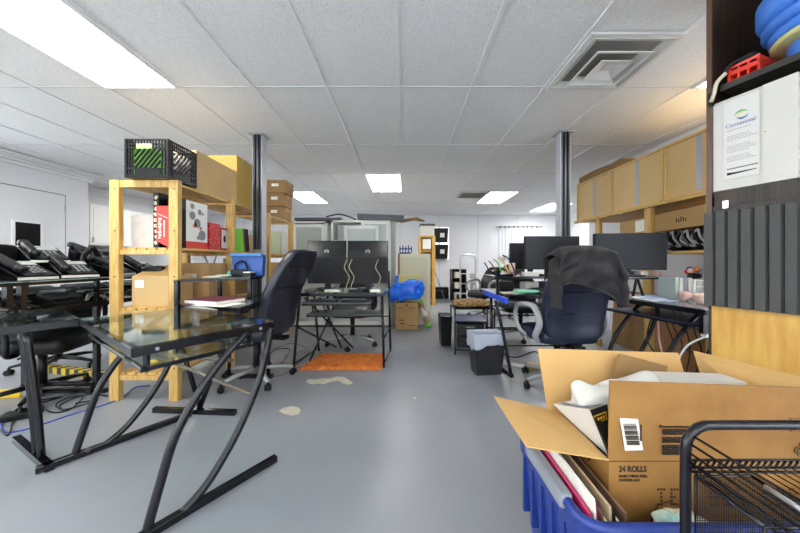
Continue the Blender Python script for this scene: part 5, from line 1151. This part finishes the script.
# built from corners: black end faces viewer, white side faces left
a = AT(590, 410, .80); b = AT(607, 404, .84); c = AT(612, 456, .765); d = AT(553, 404, .95); e2 = AT(586, 396, .99)
c2 = AT(609, 457, .775)
m = MB(); f_ = AT(600, 452, .92); g_ = AT(604, 450, .95)
m.add([a, b, c, c2, d, e2, f_, g_], [(4, 0, 3, 6), (5, 7, 2, 1), (6, 3, 2, 7), (4, 5, 1, 0), (4, 6, 7, 5), (0, 1, 2, 3)]); m.build('box_body', PAPERW, t, world=True)
off = Vector((-.001, -.002, .0))
m = MB(); m.slab([a+off, b+off, c+off, c2+off], (0, .001, 0)); m.build('black_end', INKB, t, world=True, label='black printed end')
m = MB(); P = [d, a, b, e2]; up = Vector((0, 0, .0015))
def L4(s, r): return (P[0]*(1-s)+P[1]*s)*(1-r)+(P[3]*(1-s)+P[2]*s)*r+up
m.slab([L4(.12, .1), L4(.98, .1), L4(.98, .8), L4(.12, .8)], (0, 0, .001)); m.build('grey_top_label', INKG, t, world=True); m = MB(); m.slab([L4(.2, .2)+up, L4(.4, .2)+up, L4(.4, .7)+up, L4(.2, .7)+up], (0, 0, .001)); m.slab([L4(.55, .2)+up, L4(.75, .2)+up, L4(.75, .6)+up, L4(.55, .6)+up], (0, 0, .001)); m.build('white_top_label', PAPER, t, world=True)
Q = [a+off*2, b+off*2, c+off*2, c2+off*2]
def L5(s, r): return (Q[0]*(1-s)+Q[1]*s)*(1-r)+(Q[3]*(1-s)+Q[2]*s)*r+Vector((-.001, -.0015, 0))
m = MB(); m.slab([L5(.06, .12), L5(.90, .12), L5(.90, .28), L5(.10, .28)], (0, .0008, 0)); bg = m.build('yellow_badge', mat('badge_yellow', (.90, .70, .10), .5), t, world=True)
up2 = Vector((-.0008, -.0015, 0)); m = MB(); m.slab([L5(.14, .145)+up2, L5(.83, .145)+up2, L5(.83, .255)+up2, L5(.17, .255)+up2], (0, .0006, 0)); m.build('badge_centre', INKB, bg, world=True); m = MB(); [m.slab([L5(.24+.19*k, .175)+up2*2, L5(.38+.19*k, .175)+up2*2, L5(.38+.19*k, .225)+up2*2, L5(.24+.19*k, .225)+up2*2], (0, .0005, 0)) for k in range(3)]; m.build('badge_mark', mat('badge_yellow', (.9, .7, .1), .5), bg, world=True)
m = MB(); [m.slab([L5(.2+.12*k, .62+.06*(k % 3)), L5(.27+.12*k, .60+.06*(k % 3)), L5(.3+.1*k, .93), L5(.25+.1*k, .93)], (0, .0008, 0)) for k in range(5)]; m.build('grey_print', INKG, t, world=True)
# crinkled clear plastic at the tote rim
m = MB(); 
def plf(p): return p*(1+.35*noise.noise(p*60))
m.sup((0, 0, 0), (.11, .05, .05), .9, 40, 24, plf); m.v = [p+Vector((.635, .675, .470)) for p in m.v]
m.one('plastic_wrap', mat('teal_wrap', (.55, .75, .72), .2, var=.5, rgb2=(.86, .84, .74), scale=30), 'crinkled teal and clear plastic wrap at the front rim of the blue tote', 'plastic wrap')
# wire cart
YF = .56
t = thing('wire_cart', 'black tubular wire basket cart in the right foreground corner', 'cart', (.75, .33, 0))
xL = (685.5-404)*YF/FPX; xR = 1.02; zT = CAMZ-(425-261)*YF/FPX
P = [(xL, YF, .05), (xL, YF, .4), (xL, YF, zT-.05)]+[(xL+.045-.045*cos(a), YF, zT-.045+.045*sin(a)) for a in (.35, .7, 1.05, 1.4)]+[(xL+.08, YF, zT), (xR-.08, YF, zT)]+[(xR-.045+.045*sin(a), YF, zT-.045+.045*cos(a)) for a in (.35, .7, 1.05, 1.4)]+[(xR, YF, zT-.06), (xR, YF, .05)]
MB().tube(P, .0085, 14).build('end_frame', BLK, t, world=True)
P2 = [(x, .10, z) for x, _, z in P]
MB().tube(P2, .0085, 14).build('end_frame', BLK, t, world=True) if False else None
# low front legs so that the cart stands
for x in (xL, xR): MB().tube([(x, .22, .05), (x, .22, .55)], .0085, 12).build('leg', BLK, t, world=True)
m = MB()
for x in (xL, xR):
    for y in (YF, .22): m.cyl((0, 0, 0), .024, .018, 16, Matrix.Translation((x-.009, y, .025)) @ Matrix.Rotation(pi/2, 4, 'Y')); m.cyl((x, y, .03), .006, .03)
m.build('castor', BLKP, t, world=True)
zB = CAMZ-(466-261)*YF/FPX
yN = .22
m = MB()
for z in (zB+.014, zB): m.tube([(xL, YF-.004, z), (xR, YF-.004, z), (xR, yN, z), (xL, yN, z)], .0024, 8, closed=True)
m.tube([(xL, YF-.004, zB-.008), (xR, YF-.004, zB-.010)], .0025, 8)
m.build('basket_rim', BLK, t, world=True)
m = MB()
k = 0; x = xL+.012
while x < xR-.005:
    m.tube([(x, YF+.0, zB-.003), (x, yN, zB-.003)], .0011, 6); x += .0170; k += 1
m.build('basket_wires', BLK, t, world=True)
m = MB()
for k in range(4): z = zB+.012+.016*k; m.tube([(xL+.003*k, YF-.005, z), (xL+.003*k, yN, z)], .0022, 6)
m.build('side_wires', BLK, t, world=True)
# small cross dashes of the back edge
m = MB(); x = xL+.01
while x < xR: m.cbox((x, YF-.006, zB+.007), (.0018, .003, .018), (0, .6, 0)); x += .012
m.build('twisted_wires', BLK, t, world=True)
# lower basket + mesh
m = MB(); [m.tube([(xL, YF-.004, z), (xR, YF-.004, z)], .004, 8) for z in (.50, .30)]; [m.tube([(x, YF-.004, z), (x, yN, z)], .004, 8) for z in (.50, .30) for x in (xL, xR)]; m.build('lower_rails', BLK, t, world=True)
t = thing('mesh_file_holder', 'black wire mesh file holder under the top wire basket', 'file holder', (.72, .50, .50))
hx0 = (707-404)*.50/FPX; hx1 = hx0+.24; z1 = CAMZ-(476-261)*.52/FPX
P = [(hx0, .52, .51), (hx1, .52, .51), (hx1, .52, z1-.10), (hx0+.10, .52, z1), (hx0, .52, z1)]
m = MB(); m.tube(P, .003, 8, closed=True); m.tube([(x, .42, z) for x, y, z in P], .003, 8, closed=True); [m.tube([(x, .52, z), (x, .42, z)], .003, 6) for x, y, z in P]; m.build('rim_wire', BLK, t, world=True)
m = MB()
k = hx0
while k < hx1:
    top = z1 if k < hx0+.10 else z1-.10*(k-hx0-.10)/(hx1-hx0-.10); m.sq([(k, .52, .51), (k, .52, top)], .00045); k += .0042
z = .512
while z < z1:
    xe = hx1 if z < z1-.10 else hx0+.10+(z1-z)/.10*(hx1-hx0-.10); m.sq([(hx0, .52, z), (xe, .52, z)], .00045); z += .0042
m.build('mesh_front', BLKP, t, world=True)
t = MB().tube([AT(766, 487, .47), AT(805, 512, .40)], .0035, 10).one('metal_rod', SILVER, 'thin silver rod lying across the top wire basket', 'rod')
